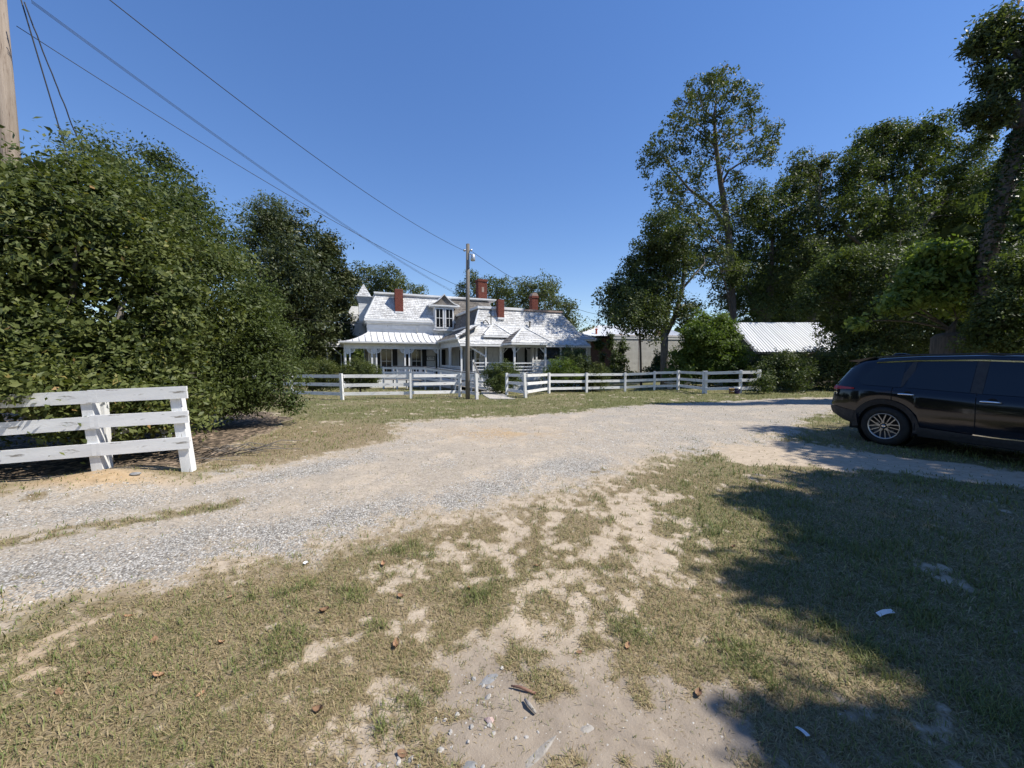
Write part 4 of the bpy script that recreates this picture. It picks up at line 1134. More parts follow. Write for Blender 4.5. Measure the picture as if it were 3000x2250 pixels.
def sheetroof(name, parent, bl, br, tl, tr, step=.22, h=.03, mat='roofmetal', base=True):
    "ribbed metal sheets: each rib real, running up the slope"
    bl, br, tl, tr = map(Vector, (bl, br, tl, tr)); n = (br - bl).cross(tl - bl).normalized(); mb = MB()
    N = max(2, int((br - bl).length / step))
    for k in range(N):
        u0, um, u1 = k / N, (k + .72) / N, (k + 1) / N
        a0, a1, a2 = (bl.lerp(br, u) for u in (u0, um, u1)); b0, b1, b2 = (tl.lerp(tr, u) for u in (u0, um, u1))
        mid0, mid1 = bl.lerp(br, (k + .86) / N) + n * h, tl.lerp(tr, (k + .86) / N) + n * h
        mb.quad(a0, a1, b1, b0); mb.quad(a1, mid0, mid1, b1); mb.quad(mid0, a2, b2, mid1)
    return mb.build(name, mat, parent, False, None)
sheetroof('metal_roof', wb, (-2.6, .6, 4.1), (8.9, .6, 4.1), (1.5, 5.5, 5.55), (8.9, 5.5, 5.55), .24)
sheetroof('metal_roof', wb, (-2.6, 8.5, 4.1), (-2.6, .6, 4.1), (1.5, 6.5, 5.55), (1.5, 5.5, 5.55), .24)
MB().lathe([(.09, 0), (.09, .4), (.14, .42), (.14, .5), (0, .55)], 10, (-1.1, 1.3, 4.3)).build('roof_vent', 'rust', wb)
brickwall('chimney_bricks', wb, 4.55, 5.3, .25, 4.16, 4.75, 'brick', .2, .08)
MB().span(-2.4, -.1, 1.2, 7.9, 3.9, 4.08).build('lean_to_eave', 'black', wb)
for x in (2.62,):
    MB().span(x, x + .03, -.05, -.032, -.3, 3.8).build('wall_crack_board', 'mortar', wb)

sh = empty('shed', (15.9, 25.5, -.2), 0, 'low barn-like shed with a bright corrugated metal roof among dark bushes', 'shed')
sheetroof('metal_roof', sh, (0, -.2, 2.25), (6.6, -.5, 2.25), (.10, 3.0, 4.45), (6.6, 2.9, 4.45), .20, .03)
sheetroof('metal_roof', sh, (6.6, 5.6, 2.6), (0, 5.6, 2.6), (6.6, 2.9, 4.45), (.10, 3.0, 4.45), .20, .03)
MB().prism([(.5, .3, -.2), (.5, 5.2, -.2), (.5, 5.2, 2.6), (.5, 3.0, 4.25), (.5, .3, 2.4)], (5.8, 0, 0)).build('shed_wall', 'woodgrey', sh)
MB().bar((.07, -.25, 2.2), (.17, 3.0, 4.40), .04, .12).build('barge_board', 'woodgrey', sh)
MB().bar((0, -.25, 2.17), (6.6, -.55, 2.17), .04, .10).build('eave_board', 'woodgrey', sh)
for i in range(7):
    MB().span(.46, .49, .4 + .7 * i, .9 + .7 * i, -.2, 2.3).build('wall_plank', 'woodgrey', sh)

# ------------------------------------------------------------------ buckets, block
def bucket(x, y, r, h, mat, label):
    b = empty('bucket', (x, y, G(x, y)), random.uniform(0, 6), label, 'bucket')
    MB().lathe([(.001, .004), (r * .86, .004), (r, h), (r * 1.06, h), (r * 1.06, h - .03), (r * .97, h - .03), (r * .93, h - .005), (r * .84, .02), (.001, .02)], 18).build('bucket_body', mat, b, True)
    MB().tube([(r * 1.05, 0, h - .03), (r * .9, .10, h * .55), (0, r * 1.12, h * .4), (-r * .9, .10, h * .55), (-r * 1.05, 0, h - .03)], .006, 5).build('bucket_handle', 'steel', b, True)
    return b
M['tanp'] = plain('tan_plastic', (.42, .27, .12), .5); M['purplep'] = plain('purple_plastic', (.07, .05, .22), .45)
bucket(11.02, 19.25, .13, .28, 'tanp', 'dirty tan and white bucket left of the purple one under the fence')
b2 = bucket(11.28, 19.22, .135, .33, 'purplep', 'purple printed bucket with pale rim beside the fence post')
MB().lathe([(.138, .26), (.146, .335), (.12, .335), (.118, .26)], 18).build('bucket_rim', 'white', b2, True)
bc = at(1984, 1143, 23.9)
ben = empty('garden_bench', (bc.x, bc.y, G(bc.x, bc.y)), .1, 'low concrete slab bench in shade behind the fence', 'bench')
MB().span(-.75, .75, -.2, .2, .34, .42).build('seat', 'concrete', ben)
for s in (-.55, .45): MB().span(s, s + .15, -.17, .17, -.1, .34).build('leg', 'concrete', ben)

# ------------------------------------------------------------------ black SUV (rear at local x = 0, front at x = 4.65, right flank at y < 0)
def paint_mat():
    m, nt, b = new_mat('black_car_paint')
    b.inputs['Base Color'].default_value = (.003, .004, .009, 1)
    b.inputs['Roughness'].default_value = .10; b.inputs['Specular IOR Level'].default_value = .35
    b.inputs['Coat Weight'].default_value = .45; b.inputs['Coat Roughness'].default_value = .04
    bumpn(nt, b, noise(nt, coords(nt), 2.2, 2), .06, .02)
    d = ramp(nt, noise(nt, coords(nt), 14, 6), [(.55, (.03,) * 3), (.8, (.12,) * 3)])
    nt.links.new(d, b.inputs['Coat Roughness'])
    return m
M['paint'] = paint_mat()
M['cladding'] = surf('dark_plastic_trim', (.020, .020, .022), (.032, .032, .034), 20, .55, bump=.1, bscale=80, vary=0)
M['rubber'] = surf('tyre_rubber', (.010, .010, .010), (.018, .018, .017), 12, .75, bump=.4, bscale=60, vary=0)
M['alloy'] = plain('alloy_wheel', (.42, .42, .42), .32, .9)
M['alloydark'] = plain('dark_alloy', (.018, .018, .02), .35, .4)
M['chrome'] = plain('chrome', (.75, .76, .78), .12, 1.0)
M['redlens'] = glass_mat('red_tail_lens', (.26, .008, .010), .1, .6)
M['carglass'] = glass_mat('tinted_car_glass', (.004, .006, .010), .03, .6)
M['pinkish'] = plain('brake_metal', (.5, .45, .36), .4, .4)

hd = math.atan2(-.93, .37)
CARX, CARY = (6.967 + .07 * .37) * 1.065, (7.893 - .07 * .93) * 1.065
car = empty('car', (CARX, CARY, G(7.0, 6.9) - .005), hd, 'dark blue-black SUV parked in the shade at the right edge', 'car')
WR = .362; AX_R, AX_F = .93, 3.635; ARCH = .425
def interp(x, tab):
    if x <= tab[0][0]: return tab[0][1]
    for (x0, y0), (x1, y1) in zip(tab[:-1], tab[1:]):
        if x <= x1: 
            t = (x - x0) / (x1 - x0); return y0 + (y1 - y0) * t
    return tab[-1][1]
def smooth_interp(x, tab):
    if x <= tab[0][0]: return tab[0][1]
    for (x0, y0), (x1, y1) in zip(tab[:-1], tab[1:]):
        if x <= x1:
            t = (x - x0) / (x1 - x0); t = t * t * (3 - 2 * t) * .5 + t * .5; return y0 + (y1 - y0) * t
    return tab[-1][1]
TOP = [(0, 1.56), (.3, 1.605), (.7, 1.645), (1.3, 1.68), (2.0, 1.69), (2.6, 1.665), (2.85, 1.62), (3.3, 1.36), (3.72, 1.115), (4.1, 1.05), (4.45, .95), (4.6, .82), (4.65, .74)]
BELT = [(0, 1.075), (.4, 1.085), (1.2, 1.065), (2.2, 1.03), (3.3, 1.0), (3.72, .985), (4.3, .90), (4.65, .70)]
PLAN = [(0, .86), (.12, .925), (.35, .975), (.8, 1.0), (3.6, 1.0), (4.2, .96), (4.5, .86), (4.65, .70)]
def zbot(x):
    z = smooth_interp(x, [(0, .50), (.25, .38), (.55, .30), (1.5, .27), (3.2, .27), (4.2, .28), (4.5, .32), (4.65, .42)])
    for c in (AX_R, AX_F):
        d = abs(x - c)
        if d < ARCH: z = max(z, WR + math.sqrt(ARCH ** 2 - d * d))
    return z
def rear_shift(z, x):
    s = interp(z, [(.3, .10), (.5, .03), (.62, .0), (.80, .02), (.92, .055), (1.02, .03), (1.10, .06), (1.3, .17), (1.5, .285), (1.58, .30), (1.7, .30)])
    return s * max(0, 1 - x / .9) ** 1.4
def profile(x):
    zb, zs, zt = zbot(x), smooth_interp(x, BELT), smooth_interp(x, TOP)
    k = smooth_interp(x, PLAN)
    gh = max(0.0, zt - zs)
    pts = [(.875, zb), (.905, zb + .10 * (zs - zb)), (.922, zb + .35 * (zs - zb)), (.925, zb + .6 * (zs - zb)), (.918, zb + .84 * (zs - zb)), (.895, zs - .012), (.868, zs + .012)]
    if gh > .12:
        ins = .22 * min(1, gh / .6)
        pts += [(.868 - ins * .45, zs + gh * .42), (.868 - ins * .80, zs + gh * .75), (.868 - ins, zt - .075), (.868 - ins - .03, zt - .035), (.868 - ins - .10, zt - .008), (.40, zt + .008), (0, zt + .012)]
    else:
        pts += [(.85, zs + gh * .3 + .002), (.83, zs + gh * .5 + .004), (.80, zs + gh * .7 + .006), (.75, zs + gh * .85 + .008), (.65, zs + gh * .95 + .01), (.40, zt + .01), (0, zt + .015)]
    return [(y * k, z) for y, z in pts]
def side_y(x, z):
    p = profile(x)
    for (y0, z0), (y1, z1) in zip(p[:-1], p[1:]):
        if z0 <= z <= z1 and z1 > z0: return y0 + (y1 - y0) * (z - z0) / (z1 - z0)
    return p[0][0] if z < p[0][1] else p[-1][0]
xs = sorted(set([round(v, 4) for v in list(np.linspace(0, 4.65, 60)) + list(np.linspace(AX_R - ARCH, AX_R + ARCH, 29)) + list(np.linspace(AX_F - ARCH, AX_F + ARCH, 29)) + [AX_R - ARCH - .004, AX_R + ARCH + .004, AX_F - ARCH - .004, AX_F + ARCH + .004]]))
body = MB(); ring = []
for x in xs:
    p = profile(x); row = []
    full = [(-y, z) for y, z in p] + [(y, z) for y, z in p[-2::-1]]
    for y, z in full:
        row.append(len(body.v)); body.v.append((x + rear_shift(z, x), y, z)); body.a.append(.5)
    ring.append(row)
n = len(ring[0])
for r0, r1 in zip(ring[:-1], ring[1:]):
    for k in range(n - 1): body.f.append((r0[k], r1[k], r1[k + 1], r0[k + 1]))
for row in (ring[0], ring[-1]):
    for k in range((n - 1) // 2):
        body.f.append((row[k], row[k + 1], row[n - 2 - k], row[n - 1 - k]))
body_o = body.build('body', 'paint', car, True)
bd = body_o.modifiers  # plain mesh, no modifiers
MB().span(.35, 4.3, -.80, .80, .24, .75).build('underbody', 'dark', car)
for c in (AX_R, AX_F):
    MB().lathe([(ARCH + .01, -.86), (ARCH + .01, .86)], 28, (c, 0, WR), 'y').build('wheel_well', 'dark', car)

def panel(name, mat, xs_, lo, hi, off=.006, rows=5, side=-1, parent=car):
    "a skin laid on the flank between two height lines"
    mb = MB(); g = []
    for x in xs_:
        row = []
        for j in range(rows + 1):
            z = lo(x) + (hi(x) - lo(x)) * j / rows
            row.append(len(mb.v)); mb.v.append((x + rear_shift(z, x), side * (side_y(x, z) + off), z)); mb.a.append(.5)
        g.append(row)
    for r0, r1 in zip(g[:-1], g[1:]):
        for j in range(rows): mb.f.append((r0[j], r1[j], r1[j + 1], r0[j + 1]))
    return mb.build(name, mat, parent, True)
def lin(tab): return lambda x: interp(x, tab)
for s in (-1, 1):
    wl_ = lambda x: smooth_interp(x, BELT) + .035
    roof = lambda x: smooth_interp(x, TOP) - .105
    panel('quarter_window', 'carglass', np.linspace(.42, 1.12, 18), lambda x: wl_(x) + max(0, (.52 - x)) * .9, lambda x: min(roof(x), wl_(x) + (x - .30) * 1.1, wl_(x) + .02 + (1.20 - x) * 2.6 + .2), .006, 5, s)
    panel('rear_door_window', 'carglass', np.linspace(1.20, 1.98, 18), wl_, lambda x: min(roof(x), wl_(x) + .05 + (x - 1.16) * 2.6), .006, 5, s)
    panel('front_door_window', 'carglass', np.linspace(2.12, 3.26, 18), wl_, lambda x: min(roof(x), smooth_interp(x, TOP) - .10), .006, 5, s)
    panel('window_pillar', 'cladding', np.linspace(1.985, 2.115, 4), wl_, roof, .005, 4, s)
    panel('window_pillar', 'cladding', np.linspace(1.06, 1.26, 8), lambda x: max(wl_(x), min(roof(x) - .01, wl_(x) + (x - 1.14) * 2.6)), lambda x: min(roof(x), max(wl_(x) + .01, wl_(x) + .14 + (x - 1.08) * 2.6)), .0045, 4, s)
    tr = MB(); pts = [(x + rear_shift(roof(x), x), s * (side_y(x, roof(x) + .012) + .012), roof(x) + .012) for x in np.linspace(.62, 3.05, 26)]
    for p, q in zip(pts[:-1], pts[1:]): tr.bar(p, q, .012, .022)
    tr.build('chrome_window_trim', 'chrome', car)
    rr_ = MB(); pts = [(x, s * (side_y(x, smooth_interp(x, TOP) - .03) - .01), smooth_interp(x, TOP) + .012) for x in np.linspace(.75, 2.75, 16)]
    rr_.tube(pts, .016, 6); rr_.build('roof_rail', 'cladding', car, True)
    # doors: shut lines
    for xd, z0, z1 in ((1.02, .80, None), (2.06, .36, None), (3.22, .36, None)):
        dl = MB(); zz_ = np.linspace(z0, smooth_interp(xd, BELT) + .02, 12)
        pts = [(xd + .02 * math.sin(z * 3), s * (side_y(xd, z) + .002), z) for z in zz_]
        for p, q in zip(pts[:-1], pts[1:]): dl.bar(p, q, .008, .009)
        dl.build('door_gap', 'dark', car)
    for xh, zh in ((1.24, .985), (2.23, .95)):
        y = side_y(xh, zh)
        h_ = MB(); L = .115
        prof = [(-1, .3), (-.9, .8), (-.5, 1), (.2, 1), (.75, .72), (1.0, .15)]
        h_.tube([(xh + L * t, s * (y + .035), zh) for t, _ in prof], [.019 * r for _, r in prof], 10); h_.build('door_handle', 'chrome', car, True)
        MB().lathe([(.001, 0), (.05, 0), (.06, .006)], 14, (xh + .01, s * (y + .004), zh), 'y').build('handle_cup', 'dark', car)
    # wheel-arch cladding and sill
    for c in (AX_R, AX_F):
        ac = MB(); N = 26
        for i in range(N):
            t0, t1 = math.radians(-8 + 196 * i / N), math.radians(-8 + 196 * (i + 1) / N)
            def q(t, r, o):
                x, z = c + r * math.cos(t), WR + r * math.sin(t)
                zz = max(z, zbot(x) + .001)
                return (x, s * (side_y(min(4.64, max(0.01, x)), zz) + o), z)
            w0 = ARCH - .012; w1 = ARCH + .082
            a = [q(t0, w0, .0), q(t0, w0, .022), q(t0, w1, .020), q(t0, w1, .0)]; b = [q(t1, w0, .0), q(t1, w0, .022), q(t1, w1, .020), q(t1, w1, .0)]
            ac.add(a + b, [(0, 1, 5, 4), (1, 2, 6, 5), (2, 3, 7, 6), (3, 0, 4, 7)])
        ac.build('arch_cladding', 'cladding', car, False)
    panel('sill_cladding', 'cladding', np.linspace(1.41, 3.16, 20), lambda x: .262, lambda x: .40 + .03 * abs(x - 2.3), .018, 3, s)
    sl = MB(); pts = [(x, s * (side_y(x, .42) + .020), .405 + .03 * abs(x - 2.3)) for x in np.linspace(2.07, 3.12, 12)]
    for p, q in zip(pts[:-1], pts[1:]): sl.bar(p, q, .010, .016)
    sl.build('chrome_sill_strip', 'chrome', car)
    panel('rear_bumper_trim', 'cladding', np.linspace(.0, .50, 16), lambda x: zbot(x) + .002, lambda x: .66 - .18 * max(0, x - .1), .014, 4, s)
    panel('tail_lamp', 'redlens', np.linspace(.0, .42, 12), lambda x: 1.0 + .06 * x, lambda x: 1.075 - .05 * x, .012, 3, s)
    panel('lamp_chrome', 'chrome', np.linspace(.0, .08, 4), lambda x: .90, lambda x: .95, .010, 2, s)
    # mirror
    mm = MB(); mm.tube([(3.12, s * .86, 1.07), (3.12, s * 1.0, 1.10)], .03, 6); mm.build('mirror_arm', 'cladding', car)
    mm = MB(); mm.lathe([(.001, -.06), (.07, -.05), (.09, 0), (.08, .05), (.001, .07)], 12, (3.13, s * 1.03, 1.13), 'x'); mm.build('mirror', 'paint', car, True)
    panel('head_lamp', 'chrome', np.linspace(4.25, 4.58, 8), lambda x: .74, lambda x: .82, .006, 2, s)
# spoiler, rear window, windscreen, plates
sp = MB(); sp.prism([(.16, -.60, 1.575), (.62, -.62, 1.66), (.62, -.62, 1.62), (.34, -.6, 1.55)], (0, 1.2, 0)); sp.build('roof_spoiler', 'paint', car)
MB().quad((.085, -.62, 1.16), (.085, .62, 1.16), (.285, .52, 1.52), (.285, -.52, 1.52)).build('rear_window', 'carglass', car)
MB().quad((2.90, -.58, 1.60), (2.90, .58, 1.60), (3.66, .70, 1.155), (3.66, -.70, 1.155)).build('windscreen', 'carglass', car)
MB().tube([(.60, 0, 1.655), (.66, 0, 1.70), (.80, 0, 1.71), (.92, 0, 1.675)], [.03, .035, .02, .012], 6).build('antenna_fin', 'paint', car, True)
MB().tube([(.42, -.55, 1.62), (.425, -.55, 1.665)], .006, 5).build('rail_end', 'chrome', car)
MB().span(-.006, .03, -.26, .26, .78, .90).build('number_plate', 'white', car)
# wheels
def wheel(c, s):
    w = empty('wheel', (c, s * .80, WR)); w.parent = car
    o = s
    MB().lathe([(.235, o * -.11), (.30, o * -.115), (.35, o * -.09), (WR, o * -.05), (WR, o * .05), (.352, o * .085), (.30, o * .108), (.245, o * .10), (.235, o * .075)], 40, axis='y').build('tyre', 'rubber', w, True)
    MB().lathe([(.001, o * .02), (.20, o * .02), (.228, o * .05)], 32, axis='y').build('brake_disc', 'alloydark', w, True)
    MB().lathe([(.228, o * .04), (.243, o * .10), (.236, o * .104), (.222, o * .09)], 40, axis='y').build('rim', 'alloy', w, True)
    for k in range(5):
        a = math.radians(90 + 72 * k + 9)
        d = Vector((math.cos(a), 0, math.sin(a))); t = Vector((-math.sin(a), 0, math.cos(a))); up = Vector((0, o, 0))
        spk = MB()
        spk.bar(d * .05 + up * .085, d * .105 + up * .088, .012, .038, up=t)
        for sg in (-1, 1):
            spk.bar(d * .10 + up * .088 + t * sg * .008, d * .222 + up * .086 + t * sg * .062, .010, .016, up=t)
        spk.build('spoke', 'alloy', w)
        a2 = a + math.radians(36); d2 = Vector((math.cos(a2), 0, math.sin(a2))); t2 = Vector((-math.sin(a2), 0, math.cos(a2)))
        s2 = MB(); s2.bar(d2 * .085 + up * .07, d2 * .226 + up * .080, .010, .014, up=t2); s2.build('spoke', 'alloy', w)
        MB().lathe([(.001, o * .075), (.010, o * .074), (.011, o * .06)], 8, tuple(d2 * .062), 'y').build('wheel_nut', 'chrome', w)
    MB().lathe([(.001, o * .088), (.034, o * .087), (.038, o * .07)], 18, axis='y').build('hub_cap', 'alloydark', w, True)
    em = MB(); em.lathe([(.022, o * .088), (.027, o * .091), (.022, o * .094), (.018, o * .091)], 20, axis='y'); em.box((0, o * .092, 0), (.056, .006, .011)); em.build('hub_emblem', 'chrome', w)
    MB().box((.10, o * .03, -.09), (.05, .02, .035)).box((-.12, o * .03, .03), (.04, .02, .03)).build('brake_caliper', 'pinkish', w)
    return w
for c in (AX_R, AX_F):
    for s in (-1, 1): wheel(c, s)

# ------------------------------------------------------------------ trees and shrubs
TRI = [0]
def unit(v):
    return v / np.maximum(1e-9, np.linalg.norm(v, axis=1))[:, None]
def leaf_mesh(name, C, size, mat, up=.7, out=None, aspect=.5, tint=None, droop=0.0, fold=.18, big=None):
    "one small rhombic leaf per centre, folded along its midrib"
    n = len(C)
    nrm = rng.normal(size=(n, 3)) + np.array([0, 0, up])
    if out is not None: nrm = nrm + out
    nrm = unit(nrm)
    d = unit(np.cross(nrm, rng.normal(size=(n, 3))))
    d[:, 2] -= droop; d = unit(d)
    s = unit(np.cross(nrm, d)); nrm = np.cross(d, s)
    L = (size * rng.uniform(.45, 1.5, n) * (1 if big is None else big))[:, None]; W = L * aspect * .5
    a = C - d * L * .5; t = C + d * L * .5; m = C - d * L * .06 - nrm * W * fold
    l = m + s * W + nrm * W * 2 * fold; r = m - s * W + nrm * W * 2 * fold
    V = np.stack([a, r, t, l], 1).reshape(-1, 3)
    ids = (np.arange(n) * 4)[:, None] + np.array([0, 1, 2, 0, 2, 3])
    v = rng.random(n) if tint is None else np.clip(tint + rng.normal(0, .16, n), 0, 1)
    TRI[0] += 2 * n
    return np_mesh(name, V, ids.ravel(), 3, mat, dict(v=np.repeat(v, 4)))

def blob(c, r, n, shell=.55):
    "n points in an ellipsoid, denser towards its skin"
    p = unit(rng.normal(size=(n, 3)))
    k = rng.random(n) ** (1 / 3.0) * (1 - shell) + shell * (1 - np.abs(rng.normal(0, .16, n)))
    w = sum(np.sin(p @ rng.normal(0, 2.6, 3) + rng.uniform(0, 6.28)) for _ in range(4))      # lumpy, not round
    return np.array(c) + p * (np.clip(k, 0, 1.08) * (1 + .17 * w))[:, None] * np.array(r), p

def curve_pts(p, q, bend, n=6):
    p, q = Vector(p), Vector(q); m = (p + q) / 2 + Vector(bend)
    return [(p * (1 - t) ** 2 + m * 2 * t * (1 - t) + q * t * t) for t in [i / n for i in range(n + 1)]]

def tree(name, label, cat, base, trunk, lobes, leaf, lmat, bmat='bark', per=26, sig=.30, up=.7, aspect=.5, limbs=(), group=None, twigs=.18, shell=.5, droop=0.0, limb_r=.5, trunk_n=10, light=0.0, limit_z=None, core=1.0):
    "trunk, limbs, twigs and a crown of leaf clusters; lobes are (centre, radii, clusters)"
    b = Vector(base)
    t = empty(name, b, 0, label, cat, group)
    T = [Vector(p[:3]) - b for p in trunk]; R = [p[3] for p in trunk]
    MB().tube(T, R, trunk_n, True, wob=.06).build('trunk', bmat, t, True)
    for pts in limbs:
        MB().tube([Vector(p[:3]) - b for p in pts], [p[3] for p in pts], 8, True, wob=.05).build('limb', bmat, t, True)
    br = MB(); CC, OO, TT = [], [], []
    skel = [(p, r) for p, r in zip(T, R)] + [(Vector(p[:3]) - b, p[3]) for pts in limbs for p in pts]
    for c, r, k in lobes:
        c = Vector(c) - b
        cl, out = blob(c, r, k, shell)
        # limb from the nearest lower point of the skeleton
        best = min(skel, key=lambda s_: (s_[0] - c).length + (3 * max(0, s_[0].z - c.z)))
        d = (c - best[0]).length
        r0 = min(best[1] * .55, .05 + .018 * d) * limb_r * 2 * .7
        br.tube(curve_pts(best[0], c, (random.uniform(-.1, .1) * d, random.uniform(-.1, .1) * d, .12 * d)), [r0 * (1 - .11 * i) for i in range(7)], 5, False)
        for q in cl[rng.random(k) < twigs]:
            s0 = Vector(c).lerp(best[0], random.uniform(0, .25))
            br.tube(curve_pts(s0, q, (0, 0, .1 * (Vector(q) - s0).length), 3), [r0 * .32, r0 * .26, r0 * .2, r0 * .12], 4, False)
        CC.append(cl); OO.append(out); TT.append(np.full(k, .45 + random.uniform(-.12, .12)))
    if br.f: br.build('branches', bmat, t, True, 'stuff', recalc=False)
    cl = np.concatenate(CC); out = np.concatenate(OO); tt = np.concatenate(TT) + rng.normal(0, .10, len(cl)) + light
    k = rng.poisson(per, len(cl))
    idx = np.repeat(np.arange(len(cl)), k); n = len(idx)
    cn = out * .8 + rng.normal(0, .55, out.shape)                          # leaves of one spray face much the same way
    P = cl[idx] + unit(rng.normal(size=(n, 3))) * (rng.random(n) ** .55)[:, None] * np.array([sig, sig, sig * .7]) * 1.7
    N_, T_, B_ = cn[idx], tt[idx], np.ones(n)
    if core:                                                               # coarse inner foliage fills each lobe's heart, tinted darker as inner shade
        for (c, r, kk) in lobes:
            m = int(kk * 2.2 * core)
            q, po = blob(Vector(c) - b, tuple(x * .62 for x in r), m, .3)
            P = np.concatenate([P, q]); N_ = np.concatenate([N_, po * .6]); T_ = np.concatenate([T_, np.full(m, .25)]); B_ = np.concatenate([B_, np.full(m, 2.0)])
    keep = P[:, 2] + b.z > gz0(P[:, 0] + b.x, P[:, 1] + b.y) + (limit_z if limit_z is not None else .05)
    P, N_, T_, B_ = P[keep], N_[keep], T_[keep], B_[keep]
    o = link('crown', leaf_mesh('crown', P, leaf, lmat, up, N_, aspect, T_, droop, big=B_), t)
    o["kind"] = "stuff"
    return t

def LB(px, py, rp, Y, k, sq=1.0, dep=None):
    "crown lobe that covers a patch of the photo round (px, py) at distance Y"
    if Y > 25.5: Y = Y + random.gauss(0, 1.5)
    elif Y > 17: Y = Y + random.gauss(0, .5)
    c = at(px, py, Y); r = rp * Y / 1127.0
    x = abs(px - 1500) / 1127.0; st = 1 / math.sqrt(1 + .6 * x * x)
    return (c, (r * st, (dep or r), r * sq), k)

# --- big shrub over the near fence, its largest leaves separate
A0 = (-7.9, 7.3, 0)
lobesA = [((-7.6, 6.6, 1.7), (1.9, 1.3, 1.3), 300), ((-8.5, 6.3, 3.2), (1.6, 1.4, 1.5), 300), ((-7.4, 7.0, 3.5), (1.6, 1.4, 1.4), 260), ((-6.9, 6.9, 1.2), (1.5, 1.0, .8), 170),
          ((-9.4, 6.8, 4.15), (1.4, 1.3, 1.0), 190), ((-8.0, 7.4, 4.45), (1.3, 1.2, .85), 170), ((-6.3, 6.4, .75), (1.1, .75, .5), 110), ((-9.6, 6.0, 1.9), (1.8, 1.3, 1.6), 240), ((-6.5, 7.4, 2.6), (1.1, 1.1, 1.3), 160),
          ((-7.2, 5.55, 1.25), (1.0, .45, .38), 80), ((-6.0, 5.75, 1.05), (.55, .35, .28), 34), ((-8.6, 5.3, 1.45), (1.0, .5, .5), 80), ((-6.75, 4.98, 1.22), (.95, .28, .2), 60), ((-7.9, 4.8, 1.32), (.9, .35, .3), 70), ((-6.15, 5.5, .62), (.5, .25, .25), 24)]
trA = [(-7.9, 7.3, -.2, .16), (-7.8, 7.2, .8, .13), (-7.9, 7.1, 2.2, .10), (-8.1, 7.0, 3.6, .06)]
limA = [[(-7.85, 7.25, .5, .10), (-7.2, 6.9, 1.6, .07), (-6.8, 6.8, 2.6, .04)], [(-7.85, 7.25, .7, .10), (-8.6, 6.6, 1.8, .07), (-9.0, 6.3, 3.4, .04)], [(-7.9, 7.2, 1.2, .09), (-7.6, 6.7, 2.4, .06), (-7.3, 6.6, 3.6, .03)]]
shA = tree('shrub', 'huge broad-leaved evergreen shrub overhanging the near white fence at left', 'shrub', A0, trA, lobesA, .085, 'leaf_hedge', 'barkpale', 30, .20, .9, .52, limA, twigs=.10, shell=.65, core=3.2)
# leaves that show largest: real parts sharing a few meshes
lm = []
for k in range(4):
    m_ = MB(); L, W = .105, .052
    f_ = .012 * (k + 1) / 2
    m_.add([(-L / 2, 0, 0), (-L * .2, -W * .42, f_), (L * .18, -W * .48, f_), (L / 2, 0, -.006), (L * .18, W * .48, f_), (-L * .2, W * .42, f_), (-L * .2, 0, 0), (L * .18, 0, 0)],
           [(0, 1, 6), (1, 2, 7, 6), (2, 3, 7), (0, 6, 5), (6, 7, 4, 5), (7, 3, 4)], .25 + .2 * k)
    lm.append(m_.mesh('leaf', 'leaf_hedge', True))
for i in range(300):
    c, r, _ = lobesA[random.choice([9, 9, 10, 11, 0, 3, 6, 6])]
    p = unit(rng.normal(size=(1, 3)) + np.array([[.35, -1.0, .25]]))[0]
    q = np.array(c) + p * np.array(r) * random.uniform(.97, 1.12) - np.array(A0)
    link('leaf', lm[i % 4], shA, tuple(q), (random.uniform(-.8, .8), random.uniform(-.7, .7), random.uniform(0, 6.28)))

# --- tall privet behind it, trailing to the lawn
Bb = (-8.3, 9.8, 0)
lobB = [LB(470, 590, 125, 10.2, 260, 1, 1.5), LB(330, 550, 95, 10.6, 170, 1, 1.3), LB(590, 720, 120, 10.0, 260, 1, 1.5), LB(520, 810, 170, 9.6, 380, 1, 1.5), LB(720, 900, 100, 9.6, 240, 1, 1.2),
        LB(780, 1010, 80, 9.6, 180, 1, 1.0), LB(640, 1030, 150, 9.2, 300, .9, 1.2), LB(800, 1110, 70, 9.4, 110, 1, .8), LB(560, 1150, 120, 8.6, 220, .7, 1.0), LB(700, 1165, 90, 9.0, 140, .6, .9), LB(440, 1000, 160, 8.6, 300, 1, 1.2), LB(850, 1180, 28, 9.3, 22, 1.4, .3), LB(470, 470, 45, 10.6, 60, .6, .8), LB(320, 470, 45, 11, 50, .6, .8), LB(560, 600, 60, 10.2, 80, .8, .8), LB(650, 770, 60, 9.8, 90, .9, .8)]
tree('tree', 'dense privet tree between the near shrub and the house, trailing to the lawn', 'tree', Bb, [(-8.3, 9.8, -.2, .17), (-8.2, 9.7, 1.4, .14), (-8.4, 9.9, 3.5, .10), (-8.6, 10, 5.2, .05)], lobB, .080, 'leaf_privet', 'bark', 25, .22, .8, .42,
     [[(-8.25, 9.75, .6, .10), (-7.4, 9.4, 1.9, .07), (-6.6, 9.4, 2.8, .04)], [(-8.3, 9.8, 1.2, .10), (-9.2, 10, 3.0, .07), (-9.8, 10.2, 4.4, .04)]], twigs=.10, shell=.6, droop=.35)

